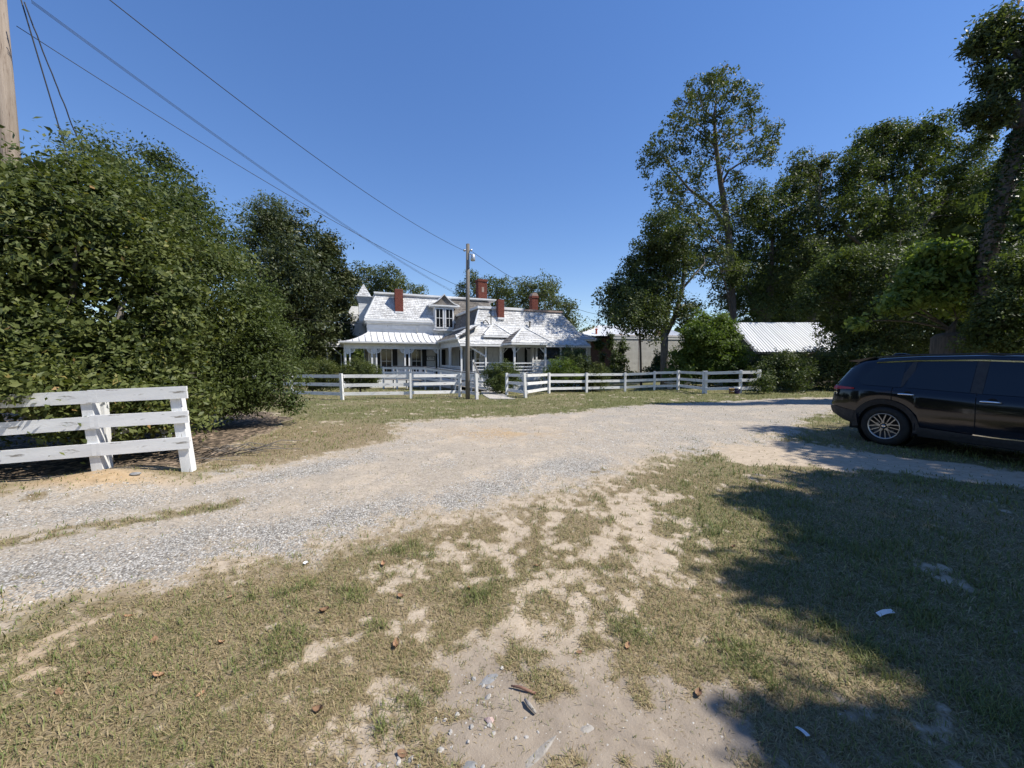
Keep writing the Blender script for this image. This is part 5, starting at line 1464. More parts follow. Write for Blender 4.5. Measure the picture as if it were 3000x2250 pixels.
# --- magnolia and pecans behind the house
lob = [LB(800, 680, 75, 36, 130), LB(870, 720, 85, 36, 150), LB(940, 790, 85, 35, 150), LB(860, 840, 110, 34, 220), LB(970, 880, 75, 35, 120), LB(900, 950, 90, 34, 150), LB(1000, 960, 45, 35, 60), LB(780, 800, 70, 36, 100), LB(760, 900, 90, 36, 120), LB(850, 1020, 90, 34, 110), LB(960, 1010, 55, 35, 60), LB(960, 720, 40, 36, 50), LB(1020, 820, 40, 36, 50)]
c = at(880, 1080, 36)
tree('tree', 'large dark magnolia rising left of the house behind its tower', 'tree', (c.x, 36, -.65), [(c.x, 36, -.8, .4), (c.x, 36, 3, .34), (c.x - .3, 36, 7, .22), (c.x - .2, 36, 10, .1)], lob, .27, 'leaf_magnolia', 'bark', 38, .46, .8, .45, shell=.6, twigs=.05)
lob = [LB(760, 630, 55, 38, 60), LB(810, 620, 45, 38, 45), LB(720, 690, 60, 38, 60), LB(700, 780, 60, 38, 50)]
c = at(740, 1080, 38)
tree('tree', 'pale-leaved tree crown peeping over the privet, left of the magnolia', 'tree', (c.x, 38, -.65), [(c.x, 38, -.8, .35), (c.x, 38, 5, .28), (c.x, 38, 10, .15)], lob, .2, 'leaf_pecan', 'bark', 30, .5, .6, .4, shell=.4)
def pecan(label, px0, Y, lobs, h=6):
    c = at(px0, 1085, Y)
    tree('tree', label, 'tree', (c.x, Y, -.65), [(c.x, Y, -.8, .34), (c.x, Y, h * .5, .28), (c.x + .2, Y, h, .18)], [LB(*l) for l in lobs], .24, 'leaf_pecan', 'barkpale', 34, .42, .4, .42, group=None, shell=.45, twigs=.25, droop=.3, core=.4)
pecan('airy pecan crown above the roof between tower and left chimney', 1130, 46, [(1100, 810, 35, 46, 40), (1150, 815, 35, 46, 42), (1080, 850, 40, 46, 46), (1130, 850, 40, 46, 40), (1175, 840, 25, 46, 22), (1060, 790, 18, 46, 12), (1230, 860, 22, 47, 20), (1205, 850, 14, 47, 10), (1040, 880, 35, 46, 30), (1160, 880, 40, 46, 30), (1080, 910, 40, 46, 30)])
pecan('airy pecan crown behind the tall chimney and the utility pole', 1400, 48, [(1385, 820, 25, 48, 24), (1350, 855, 22, 48, 18), (1400, 850, 30, 48, 28), (1430, 830, 25, 48, 20), (1465, 845, 35, 48, 34), (1480, 880, 40, 48, 40), (1440, 880, 40, 48, 34), (1370, 890, 30, 48, 20)])
pecan('broad spreading tree behind the right-hand roof wing', 1590, 46, [(1540, 850, 40, 46, 46), (1590, 845, 40, 46, 44), (1620, 850, 28, 46, 24), (1510, 880, 45, 46, 46), (1560, 890, 55, 46, 60), (1620, 900, 50, 46, 56), (1660, 910, 35, 46, 36), (1670, 950, 30, 46, 30), (1640, 940, 40, 46, 40), (1690, 985, 18, 45, 14), (1725, 970, 22, 48, 16), (1500, 920, 40, 46, 30), (1570, 930, 50, 46, 40)])

# --- multi-stemmed oak before the brick building
Y = 27.5
def TP(px, py, Y, r): 
    p = at(px, py, Y); return (p.x, p.y, p.z, r)
c = at(1948, 1100, Y)
tree('tree', 'multi-stemmed oak in front of the white brick building', 'tree', (c.x, Y, -.5), [(c.x, Y, -.7, .30), TP(1946, 1040, Y, .26), TP(1947, 970, Y, .25)],
     [LB(*l) for l in [(1915, 720, 60, Y, 75), (1880, 790, 70, Y, 95), (1930, 800, 70, Y, 95), (1835, 855, 55, Y, 70), (1790, 862, 32, Y, 30), (1870, 880, 75, Y, 110), (1840, 920, 60, Y, 75), (1920, 890, 60, Y, 75), (1990, 690, 55, Y, 60), (2000, 770, 50, Y, 50), (1960, 740, 55, Y, 65), (2010, 920, 42, Y, 36), (2030, 890, 25, Y, 14), (1800, 920, 40, Y, 34), (1900, 940, 60, Y, 60), (1960, 860, 40, Y, 36), (2050, 740, 35, Y, 26), (1930, 660, 45, Y, 40)]],
     .17, 'leaf_oak', 'barkpale', 44, .34, .6, .5,
     [[TP(1947, 980, Y, .22), TP(1955, 900, Y, .18), TP(1962, 830, Y, .14), TP(1950, 760, Y, .09)], [TP(1950, 980, Y, .22), TP(1978, 925, Y, .18), TP(1998, 850, Y, .14), TP(2008, 760, Y, .11), TP(1998, 660, Y, .06)],
      [TP(1995, 850, Y, .10), TP(2030, 810, Y, .08), TP(2065, 770, Y, .04)], [TP(1945, 960, Y, .12), TP(1905, 930, Y, .09), TP(1870, 915, Y, .05)]], shell=.45, twigs=.15, core=.6)

# --- the tall sparse tree
Y = 32
c = at(2150, 1085, Y)
tl = [(2130, 232, 42, 46), (2085, 248, 42, 46), (2040, 262, 36, 36), (2160, 268, 32, 28), (2205, 290, 32, 26), (2010, 300, 34, 34), (2060, 310, 42, 44), (2120, 320, 42, 38), (2190, 330, 36, 32), (2000, 360, 42, 46), (2060, 380, 46, 52), (2130, 385, 42, 42), (2220, 375, 36, 30), (2250, 410, 36, 32), (2270, 385, 24, 16),
      (1960, 415, 42, 44), (2010, 440, 48, 56), (1920, 450, 40, 40), (1895, 470, 26, 18), (2070, 450, 40, 38), (2140, 450, 34, 24), (2200, 455, 40, 36), (2240, 460, 28, 20), (1940, 500, 42, 46), (2000, 520, 46, 52), (2060, 520, 38, 32), (2150, 520, 30, 20), (1945, 560, 36, 30), (1990, 590, 42, 40), (2060, 600, 42, 40), (2130, 580, 36, 26), (2160, 545, 30, 20),
      (1960, 620, 36, 30), (2030, 650, 46, 46), (2100, 640, 46, 44), (2080, 720, 60, 66), (2020, 720, 40, 34), (2150, 640, 40, 36), (2260, 480, 16, 8), (2105, 770, 60, 70), (2125, 860, 55, 60), (2060, 780, 36, 30)]
tree('tree', 'very tall open-crowned tree standing above all the others', 'tree', (c.x, Y, -.4), [(c.x, Y, -.6, .40), TP(2148, 940, Y, 0.285), TP(2140, 760, Y, 0.260), TP(2132, 660, Y, 0.236), TP(2112, 540, Y, 0.198), TP(2098, 430, Y, 0.149), TP(2092, 340, Y, 0.099), TP(2100, 280, Y, 0.043)],
     [LB(a, b_, r * .98, Y, int(k * .80)) for a, b_, r, k in tl], .22, 'leaf_tall', 'bark', 19, .27, .5, .45,
     [[TP(2133, 670, Y, 0.161), TP(2080, 600, Y, 0.136), TP(2020, 555, Y, 0.099), TP(1965, 490, Y, 0.056), TP(1930, 450, Y, 0.025)], [TP(2113, 540, Y, 0.112), TP(2135, 500, Y, 0.087), TP(2165, 480, Y, 0.068), TP(2200, 465, Y, 0.037)],
      [TP(2098, 430, Y, 0.087), TP(2065, 400, Y, 0.062), TP(2030, 370, Y, 0.031)], [TP(2094, 350, Y, 0.068), TP(2130, 300, Y, 0.050), TP(2180, 260, Y, 0.025)], [TP(2094, 350, Y, 0.068), TP(2060, 320, Y, 0.050), TP(2040, 270, Y, 0.025)], [TP(2098, 430, Y, 0.062), TP(2150, 400, Y, 0.043), TP(2220, 370, Y, 0.025)], [TP(2020, 555, Y, 0.062), TP(1970, 570, Y, 0.043), TP(1945, 545, Y, 0.019)]],
     shell=.4, twigs=.35, limb_r=.45, core=0)

# --- the wood at the right
def wood(label, px0, Y, lobs, leaf=.19, mat='leaf_wood', h=8, per=30, sig=.45, r=.3, limbs=(), name='tree', cat='tree', shell=.5, group=None, light=0.0, droop=0.0):
    c = at(px0, 1085, Y); z = float(gz0(c.x, Y))
    return tree(name, label, cat, (c.x, Y, z), [(c.x, Y, z - .2, r), (c.x, Y, z + h * .4, r * .85), (c.x + .2, Y, z + h * .8, r * .5), (c.x + .1, Y, z + h * 1.05, r * .25), (c.x + .3, Y, z + h * 1.2, r * .06)], [LB(*l) for l in lobs], leaf, mat, 'bark', int(per * 1.25), sig * .85, .6, .5, limbs, group, shell=shell, twigs=.10, light=light, core=1.5, droop=droop)
Y = 33
wood('dense bright-topped tree directly right of the tall tree', 2240, Y, [(2200, 610, 70, Y, 90), (2260, 640, 75, Y, 100), (2310, 720, 65, Y, 80), (2230, 720, 90, Y, 130), (2160, 720, 70, Y, 80), (2180, 810, 90, Y, 120), (2270, 820, 90, Y, 120), (2150, 880, 50, Y, 60), (2150, 800, 55, Y, 60), (2210, 900, 75, Y, 90), (2300, 900, 70, Y, 70), (2230, 580, 36, Y, 30)], .17, 'leaf_privet', 13)
Y = 33.5
wood('pointed dark tree second to the right of the tall tree', 2370, Y, [(2350, 500, 46, Y, 60), (2390, 520, 40, Y, 46), (2320, 560, 55, Y, 70), (2400, 590, 60, Y, 80), (2340, 650, 75, Y, 100), (2420, 690, 70, Y, 90), (2370, 760, 80, Y, 90), (2410, 840, 80, Y, 70), (2420, 480, 20, Y, 12)], .2, 'leaf_tall', 16, 28)
Y = 32.5
wood('wide spreading tree with dark limbs filling the right skyline', 2640, Y, [(2530, 430, 50, Y, 66), (2600, 420, 50, Y, 60), (2660, 410, 55, Y, 72), (2720, 390, 50, Y, 62), (2590, 385, 26, Y, 22), (2760, 440, 55, Y, 66), (2500, 500, 60, Y, 80), (2580, 500, 70, Y, 90), (2680, 500, 70, Y, 90), (2800, 510, 60, Y, 70), (2860, 440, 45, Y, 44), (2890, 400, 32, Y, 26), (2860, 540, 60, Y, 60), (2530, 600, 70, Y, 80), (2620, 620, 80, Y, 90), (2740, 600, 80, Y, 90), (2830, 640, 70, Y, 70), (2920, 500, 50, Y, 46), (2560, 700, 70, Y, 60), (2680, 700, 70, Y, 60), (2480, 560, 40, Y, 36)], .19, 'leaf_wood', 13, 30, .42, .34,
     [[TP(2640, 720, Y, .2), TP(2660, 600, Y, .16), TP(2690, 500, Y, .1), TP(2720, 420, Y, .05)], [TP(2640, 700, Y, .2), TP(2600, 590, Y, .14), TP(2590, 480, Y, .08)], [TP(2640, 740, Y, .2), TP(2720, 640, Y, .14), TP(2810, 540, Y, .08)], [TP(2580, 760, Y, .15), TP(2500, 700, Y, .12), TP(2450, 660, Y, .07)]])
Y = 39
wood('tree mass closing the gap behind the spreading tree', 2900, Y, [(2900, 560, 80, Y, 90), (2970, 520, 70, Y, 70), (2980, 640, 90, Y, 100), (2880, 700, 90, Y, 90), (2760, 760, 90, Y, 80), (2650, 800, 90, Y, 70), (2980, 760, 90, Y, 80)], .24, 'leaf_tall', 14, 26, .5)
Y = 22.8
wood('light green understorey tree behind the metal-roofed shed', 2470, Y, [(2470, 780, 60, Y, 80), (2430, 830, 70, Y, 90), (2500, 850, 70, Y, 80), (2390, 850, 50, Y, 55), (2360, 890, 36, Y, 36), (2440, 930, 60, Y, 70), (2500, 950, 60, Y, 60), (2470, 1010, 55, Y, 50), (2520, 760, 40, Y, 36)], .14, 'leaf_privet', 6, 30, .34, .16, light=.12)
Y = 22
wood('dark tangled undergrowth tree left of the thick trunk', 2600, Y, [(2580, 800, 80, Y, 90), (2640, 740, 70, Y, 70), (2560, 900, 80, Y, 90), (2640, 880, 80, Y, 80), (2600, 990, 80, Y, 80), (2530, 1010, 60, Y, 50), (2680, 960, 70, Y, 60), (2680, 1030, 60, Y, 50)], .13, 'leaf_oak', 7, 30, .34, .18)
Y = 20
wood('dark undergrowth tree right of the thick trunk', 2900, Y, [(2900, 830, 90, Y, 100), (2970, 780, 80, Y, 80), (2880, 930, 90, Y, 90), (2970, 920, 90, Y, 90), (2840, 1000, 70, Y, 60), (2940, 1020, 80, Y, 70), (2860, 760, 60, Y, 50), (3020, 850, 100, Y, 80)], .13, 'leaf_oak', 6, 30, .34, .2)
Y = 18.5
for lab, px0, ls in (('dark bush swallowing the end of the right fence', 2270, [(2240, 1085, 38, 20.5, 50), (2290, 1065, 36, 20.5, 50), (2300, 1100, 50, 20.5, 60), (2230, 1120, 36, 19.8, 30), (2350, 1085, 44, 20.5, 60), (2330, 1120, 40, 20.0, 40)]),
                     ('dark bush between the shed and the parked car', 2430, [(2420, 1060, 44, 21, 50), (2450, 1060, 60, 21, 70), (2420, 1110, 50, 20.5, 50), (2500, 1080, 60, 21, 60), (2560, 1060, 60, 21, 60), (2640, 1070, 60, 21, 60)]),
                     ('bush sprawling over the eave of the shed', 2290, [(2250, 1065, 30, 24.5, 46), (2340, 1050, 22, 24.5, 24), (2200, 1080, 30, 25.0, 40), (2320, 1075, 42, 24.5, 50), (2280, 1075, 40, 24.5, 40)])):
    wood(lab, px0, ls[0][3], ls, .10, 'leaf_oak', 1.0, 30, .25, .05, name='shrub', cat='shrub', group=None)

# old thick trunk that has resprouted, compound leaves hanging in the sun
Y = 14.5
c = at(2768, 1085, Y)
sprout = wood('thick old trunk cut off and resprouted with long hanging leaves', 2768, Y, [(2720, 760, 60, Y, 50), (2790, 790, 70, Y, 60), (2860, 820, 70, Y, 55), (2680, 840, 60, Y, 46), (2760, 850, 60, Y, 60), (2850, 880, 55, Y, 46), (2650, 880, 40, Y, 26), (2900, 890, 45, Y, 26), (2600, 900, 22, Y, 8), (2930, 860, 40, Y, 20), (2510, 945, 16, Y, 5)], .20, 'leaf_bright', 2.6, 20, .30, .5, shell=.6, light=.3, droop=.5)
MB().tube([(0, 0, -.2), (.02, 0, .6), (0, .02, 1.6), (.03, 0, 2.45), (.0, .0, 2.62)], [.52, .42, .40, .43, .30], 16, True, wob=.06).build('old_stump', 'bark', sprout, True)

# leaning trunk wrapped in ivy at the right edge
Y = 13.5
c = at(2880, 1085, Y)
lean = [(c.x, Y, -.2, .30), TP(2885, 900, Y, .27), TP(2895, 740, Y, .25), TP(2930, 600, Y, .24), TP(2972, 470, Y, .22), TP(2996, 380, Y, .19), TP(2984, 310, Y, .13), TP(2940, 282, Y, .08)]
ivt = tree('tree', 'leaning ivy-clad trunk with dark leafy boughs in the upper right corner', 'tree', (c.x, Y, 0), lean,
     [LB(2900, 80, 38, Y, 26), LB(2940, 70, 40, Y, 28), LB(2870, 130, 38, Y, 26), LB(2850, 125, 24, Y, 10), LB(2920, 150, 42, Y, 28), LB(2980, 110, 50, Y, 36), LB(2900, 235, 42, Y, 34), LB(2870, 320, 36, Y, 26), LB(2850, 340, 22, Y, 10), LB(2920, 300, 45, Y, 38), LB(2960, 230, 40, Y, 28), LB(2940, 340, 28, Y, 16), LB(3010, 200, 60, Y, 50), LB(3040, 300, 60, Y, 50), LB(3060, 90, 80, Y, 60), LB(2910, 370, 18, Y, 7)],
     .15, 'leaf_tall', 'bark', 26, .22, .5, .36, [[TP(2990, 380, Y, .18), TP(3010, 290, Y, .14), TP(3000, 180, Y, .09), TP(2930, 100, Y, .04)], [TP(2978, 310, Y, .12), TP(2935, 290, Y, .08), TP(2890, 300, Y, .04)], [TP(3000, 190, Y, .07), TP(2940, 160, Y, .05), TP(2880, 140, Y, .02)]], shell=.4, twigs=.3, droop=.5)
iv = []
for (p0, p1) in zip(lean[1:5], lean[2:6]):
    a, b_ = np.array(p0[:3]), np.array(p1[:3]); n = 900
    t = rng.random(n)[:, None]; th = rng.random(n) * 2 * np.pi; r = (p0[3] + .05 + rng.normal(0, .05, n))
    iv.append(a + (b_ - a) * t + np.stack([np.cos(th) * r, np.sin(th) * r, 0 * r], 1))
o = link('ivy', leaf_mesh('ivy', np.concatenate(iv) - np.array([c.x, Y, 0]), .10, 'ivy', .3, None, .8), ivt); o["kind"] = "stuff"

wood('leafy sapling thicket around the foot of the leaning trunk', 2930, 12.2, [(2970, 800, 55, 12.2, 60), (2920, 900, 60, 12.2, 60), (2980, 900, 70, 12.2, 70), (2880, 980, 60, 12.2, 50), (2940, 990, 80, 12.2, 70)], .10, 'leaf_wood', 2.5, 30, .22, .06, name='shrub', cat='shrub', light=-.05)

# --- shrubs round the house
def bush(label, spec, leaf, mat, per=38, sig=.14, light=0.06, shell=.62):
    px0, Y = spec[0][0], spec[0][3]
    c = at(px0, 1120, Y); z = float(gz0(c.x, Y))
    tree('shrub', label, 'shrub', (c.x, Y, z), [(c.x, Y, z - .1, .06), (c.x, Y, z + .5, .04)], [LB(l[0], l[1], l[2] * 1.12, *l[3:]) for l in spec], leaf * 1.25, mat, 'bark', per, sig, .9, .55, (), None, .03, shell, light=light, core=2.0)
bush('rounded box shrub behind the left fence, nearest the magnolia', [(915, 1090, 50, 22, 150, .8), (875, 1095, 42, 22, 110, .8), (950, 1100, 40, 22, 100, .9), (915, 1120, 55, 22, 110, .5)], .06, 'leaf_box')
bush('rounded box shrub behind the left fence, in front of the porch posts', [(1055, 1085, 42, 22, 140, .9), (1085, 1100, 34, 22, 90, .9), (1022, 1095, 30, 22, 70, .9), (1055, 1120, 55, 22, 110, .5)], .06, 'leaf_box', light=.05)
bush('drooping dark shrub between the ramp and the path', [(1470, 1095, 36, 21.6, 120, .9), (1445, 1105, 26, 21.6, 70, 1.2), (1500, 1100, 28, 21.6, 80, 1.0), (1465, 1125, 45, 21.6, 100, .6)], .055, 'leaf_privet', light=.05)
bush('yellow-green rounded shrub in front of the screened porch', [(1645, 1085, 38, 24.2, 120, .8), (1680, 1098, 30, 24.2, 90, .8), (1620, 1095, 26, 24.2, 70, .9), (1650, 1115, 55, 24.2, 100, .5)], .06, 'leaf_bright', light=.1)
bush('taller dark holly between the two rounded shrubs', [(1685, 1050, 28, 24.9, 90, 1.1), (1700, 1070, 32, 24.9, 100, 1.0), (1665, 1065, 26, 24.9, 70, 1.0)], .07, 'leaf_oak')
bush('rounded shrub at the right corner of the house', [(1735, 1095, 32, 24.6, 100, .9), (1755, 1105, 24, 24.6, 60, .9), (1710, 1105, 26, 24.6, 60, .8), (1735, 1120, 40, 24.6, 70, .5)], .06, 'leaf_box')
bush('leafy bright shrub as tall as the shed, behind the right fence', [(2080, 990, 60, 25, 200), (2115, 965, 36, 25, 90), (2040, 980, 42, 25, 100), (2120, 1010, 50, 25, 150), (2020, 1040, 50, 25, 130), (2090, 1060, 75, 25, 200, .8), (2140, 1060, 46, 25, 110), (2110, 938, 22, 25, 40), (2060, 940, 18, 25, 24), (2000, 1090, 50, 25, 80, .7), (2160, 1100, 36, 25, 60, .8)], .11, 'leaf_bright', 30, .2, .0)
bush('ivy mound climbing the white brick wall left of the lamp post', [(1812, 1060, 26, 39.6, 60, 1.4), (1800, 1090, 30, 39.6, 50, .8), (1822, 1020, 14, 40.0, 30, 2.6), (1790, 1000, 10, 40.2, 16, 2.0)], .14, 'leaf_oak', 24, .2)
bush('ivy mound climbing the white brick wall behind the oak stem', [(1930, 1060, 24, 40.2, 50, 1.2), (1915, 1090, 28, 40.0, 44, .7), (1940, 1030, 14, 40.9, 20, 1.6)], .14, 'leaf_oak', 24, .2)
bush('low scrub along the foot of the white brick wall', [(1850, 1100, 26, 37, 40, .5), (1890, 1102, 26, 37, 40, .4), (1770, 1100, 26, 37, 40, .6)], .12, 'leaf_oak', 24, .2)
bush('vine trailing down the corner of the house beside the brick building', [(1755, 1010, 12, 31, 26, 1.3), (1765, 1050, 10, 31, 12, 2.0)], .12, 'leaf_oak', 22, .16)

# --- trees beside the viewer, out of the picture to the right: they shade the car and the near lawn
SH = Vector((.776, -.116, 1.0))
def over(sx, sy, h, r, k):
    return (Vector((sx + SH.x * h, sy + SH.y * h, h)), (r, r, r * .6), k)
sl = [over(*a) for a in [(3.9, 2.9, 7.5, 1.25, 150), (4.6, 4.5, 8.0, 1.15, 130), (6.3, 4.4, 8.5, 1.6, 190), (7.9, 6.3, 8.8, 1.6, 190), (6.2, 2.2, 8.0, 1.9, 220), (8.8, 3.6, 9.0, 2.1, 240), (9.6, 6.3, 9.5, 2.0, 220), (5.4, .6, 7.5, 1.6, 180), (3.6, 1.45, 7.0, 1.15, 120),
       (2.5, 2.62, 6.8, .50, 34), (1.95, 2.6, 6.6, .30, 12), (3.2, 4.15, 7.2, .55, 36), (2.75, 4.2, 7.0, .26, 9), (2.3, 2.1, 6.6, .36, 16), (5.4, 5.75, 7.6, .55, 34), (7.0, 7.5, 8.4, 1.1, 110), (5.9, 6.9, 8.2, .8, 60), (8.4, 8.4, 9, 1.2, 110), (2.6, 1.2, 6.6, .6, 36), (6.4, 8.4, 8.6, .7, 44), (10.5, 1.5, 9.2, 2.2, 220), (8.0, .2, 9.0, 2.0, 190), (3.0, 3.2, 7.2, .5, 30), (1.5, 1.38, 6.3, .26, 14), (1.25, 1.5, 6.2, .14, 6), (2.5, 1.45, 6.5, .40, 28), (2.9, 1.75, 6.6, .55, 40), (3.4, 2.2, 6.8, .7, 60), (2.1, 1.2, 6.3, .4, 26)]]
tb = (14.8, 2.2, 0)
tree('tree', 'broad shade tree standing out of frame beside the parked car', 'tree', tb, [(14.8, 2.2, -.2, .42), (14.6, 2.2, 2.5, .36), (14.2, 2.3, 5.5, .28), (14.0, 2.4, 8.0, .16)], sl, .17, 'leaf_oak', 'bark', 26, .21, .6, .5, shell=.3, twigs=.12)

def added_canopy(label, bx, by, lobs):  # unseen trees added to cut the sky light on the near ground
    tree('tree', label, 'tree', (bx, by, 0), [(bx, by, -.2, .40), (bx, by, 3, .34), (bx + .2, by, 7, .22)], lobs, .40, 'leaf_oak', 'bark', 15, .55, .6, .6, shell=.4, twigs=.04)
added_canopy('added unseen tree behind the viewer to the right, blocking sky light', 13.5, -7.0, [((13 + dx, -7 + dy, z), (2.6, 2.6, 1.7), 55) for dx, dy, z in ((-4, 2.5, 8), (-1, 3, 9), (3, 2, 9), (-5, -2, 8.5), (-1, -2, 10), (3, -3, 9.5), (0, -6, 9), (5, 4, 8), (-3, 0, 11), (2, 0, 12), (-7, 1, 8))])
added_canopy('added unseen tree behind the viewer, blocking sky light', 1.0, -10.0, [((1 + dx, -10 + dy, z), (2.6, 2.6, 1.7), 55) for dx, dy, z in ((-4, 2.5, 8), (-1, 3.4, 9), (3, 3.5, 9), (-5, -2, 8.5), (-1, -2, 10), (3, -3, 9.5), (5, 1, 8), (-3, 0, 11), (2, 0, 12), (0, 5.5, 8))])
added_canopy('added unseen tree right of the parked car, blocking sky light', 19.5, 5.5, [((19 + dx, 5 + dy, z), (2.4, 2.4, 1.7), 50) for dx, dy, z in ((-3, 1.0, 8), (0, 2, 9), (3, 1, 9), (-2, -3, 9.5), (2, -3, 10), (0, 0, 12), (-4, -1, 7))])

# --- far wood closing the horizon behind everything
def far_wood():
    C = []
    for a0, a1, R, H, n in ((-64, -14, 75, 7, 420), (-16, 12, 85, 5.5, 300), (12, 33, 70, 4.5, 250), (33, 66, 60, 15, 700), (-100, -64, 45, 9, 160), (66, 110, 40, 12, 200)):
        th = np.radians(rng.uniform(a0, a1, n)); r = R + rng.normal(0, 4, n); h = rng.random(n) ** .8 * H * (.7 + .5 * vnoise(th * 9, th * 0))
        p = np.stack([r * np.sin(th), r * np.cos(th), h - .6], 1)
        k = 28; idx = np.repeat(np.arange(n), k)
        C.append(p[idx] + rng.normal(0, 1.2, (n * k, 3)) * np.array([1, 1, .7]))
    C = np.concatenate(C); C = C[C[:, 2] > -.5]
    o = link('far_trees', leaf_mesh('far_trees', C, 1.2, 'leaf_wood', .5, None, .6, np.full(len(C), .45)))
    tag(o, 'distant belt of woodland closing the view behind house and sheds', 'woodland', kind='stuff')
far_wood()

# ------------------------------------------------------------------ small things on the near ground
M['deadleaf'] = surf('dead_leaf', (.26, .14, .075), (.40, .25, .15), 30, .8, bump=.2, vary=.35)
M['chip'] = surf('white_stone', (.36, .34, .315), (.50, .475, .44), 40, .8, bump=.6, bscale=120, vary=.2)
M['pinkchip'] = surf('pink_stone', (.44, .30, .27), (.58, .46, .42), 40, .8, bump=.6, bscale=120, vary=.1)
M['concretebit'] = surf('broken_concrete', (.27, .245, .215), (.38, .35, .31), 40, .9, bump=.8, bscale=120, vary=.1)
M['slate'] = surf('grey_slab', (.20, .20, .20), (.29, .29, .29), 25, .85, bump=.5, bscale=90, vary=.1)
M['paper'] = plain('paper', (.75, .76, .78), .7)
def leafmesh(k):
    m = MB(); L, W = .050, .030
    cur = .004 + .004 * k
    rows = [(-.5, .05), (-.25, .42), (.05, .5), (.3, .36), (.5, .03)]
    vs = []
    for t, w in rows:
        for s in (-1, 0, 1): vs.append((L * t, s * W * w, cur * (abs(s) * 1.1 + (2 * t) ** 2 * .9) + .003))
    fs = []
    for i in range(len(rows) - 1):
        for j in range(2): fs.append((i * 3 + j, (i + 1) * 3 + j, (i + 1) * 3 + j + 1, i * 3 + j + 1))
    return m.add(vs, fs).mesh('fallen_leaf', 'deadleaf', True)
lms = [leafmesh(k) for k in range(3)]
lp_ = [(-2.18, 1.75), (-1.8, 1.85), (-.89, 1.67), (.37, 2.02), (.65, 2.06), (-.65, 2.06), (-.45, 1.47), (-2.16, 1.86), (-1.65, 2.08), (-1.5, 1.75), (-.75, 2.5), (-1.2, 2.35), (-1.9, 2.5), (-2.4, 2.3), (-1.0, 2.9), (-2.05, 2.1), (.2, 2.9), (1.9, 3.2), (-2.4, 1.65), (-.3, 2.6), (1.2, 2.1), (-3.9, 3.6), (.9, 1.75)]
for i, (x, y) in enumerate(lp_):
    o = link('fallen_leaf', lms[i % 3], None, (x, y, G(x, y) + .004), (random.uniform(-.25, .25), random.uniform(-.25, .25), random.uniform(0, 6.28)))
    s = random.uniform(.7, 1.25); o.scale = (s, s, s)
    tag(o, 'curled brown fallen leaf lying on the near grass', 'leaf', 'fallen leaves on the near lawn')
def stone(k, sx, sy, sz, mat, sub=2):
    import bmesh
    b = bmesh.new(); bmesh.ops.create_icosphere(b, subdivisions=max(3, sub), radius=.5)
    r_ = random.Random(k)
    ax = [Vector((r_.uniform(-1, 1), r_.uniform(-1, 1), r_.uniform(-1, 1))).normalized() for _ in range(18)]
    for v in b.verts:
        p = v.co.copy()
        for a in ax:                                   # chip flat facets off the lump
            d = p.dot(a) - .33
            if d > 0: p -= a * d
        v.co = Vector((p.x * sx, p.y * sy, p.z * sz))
    me = bpy.data.meshes.new('stone'); b.to_mesh(me); b.free(); me.materials.append(M[mat]); return me
sm = [stone(k, .05, .036, .026, 'chip') for k in range(5)]
for i in range(46):
    x, y = -.13 + random.gauss(0, .10), 1.66 + random.gauss(0, .12)
    if i > 34: x, y = -.5 + random.gauss(0, .12), 1.44 + random.gauss(0, .04)
    o = link('stone_chip', sm[i % 5], None, (x, y, G(x, y) + .001), (random.uniform(-.4, .4), random.uniform(-.4, .4), random.uniform(0, 6.28)))
    s = random.choice([.3, .35, .4, .5, .6, .8]); o.scale = (s, s, s)
    tag(o, 'small pale crushed-stone chip in the bare dirt at front centre', 'stone', 'pale stone chips in the near dirt')
def one(name, me, x, y, dz, rz, label, cat):
    return tag(link(name, me, None, (x, y, G(x, y) + dz), (random.uniform(-.08, .08), random.uniform(-.08, .08), rz)), label, cat)
one('stone', stone(21, .06, .042, .028, 'pinkchip'), -.10, 1.61, .004, -.5, 'pinkish stone among the pale chips', 'stone')
one('flat_stone', stone(22, .17, .09, .016, 'slate', 3), -.10, 1.85, -.003, .5, 'flat grey slab of stone set in the dirt above the chips', 'stone')
one('flat_stone', stone(23, .09, .06, .02, 'slate', 3), -.17, 1.42, .0, .3, 'dark grey stone at the bottom edge of the lawn', 'stone')
one('rubble', stone(24, .24, .045, .016, 'concretebit', 3), .13, 1.49, -.003, .75, 'long pale strip of broken concrete in the dirt', 'rubble')
one('rubble', stone(25, .10, .07, .02, 'concretebit', 3), .32, 1.58, -.005, .3, 'half-buried pale patch of concrete right of the strip', 'rubble')
one('stone', stone(26, .14, .08, .07, 'slate', 3), -5.0, 5.02, .02, .2, 'dull grey rock at the foot of the near fence', 'stone')
tw_ = MB(); tw_.tube([(-.06, .03, .012), (-.02, .012, .016), (.05, -.03, .010)], [.004, .007, .006], 7); M['twig'] = surf('red_twig', (.16, .085, .06), (.25, .14, .10), 30, .8, bump=.4, vary=0)
one('bark_piece', tw_.mesh('bark_piece', 'twig', True), .06, 1.77, 0, .2, 'reddish piece of bark lying in the dirt', 'bark')
cl_ = MB(); cl_.tube([(-.035, .03, .012), (-.01, .005, .02), (.03, -.02, .014)], [.006, .010, .006], 7)
one('curled_leaf', cl_.mesh('curled_leaf', 'concretebit', True), .085, 1.67, 0, -.3, 'tightly curled pale leaf casting a shadow by the bark piece', 'leaf')
pp_ = MB()
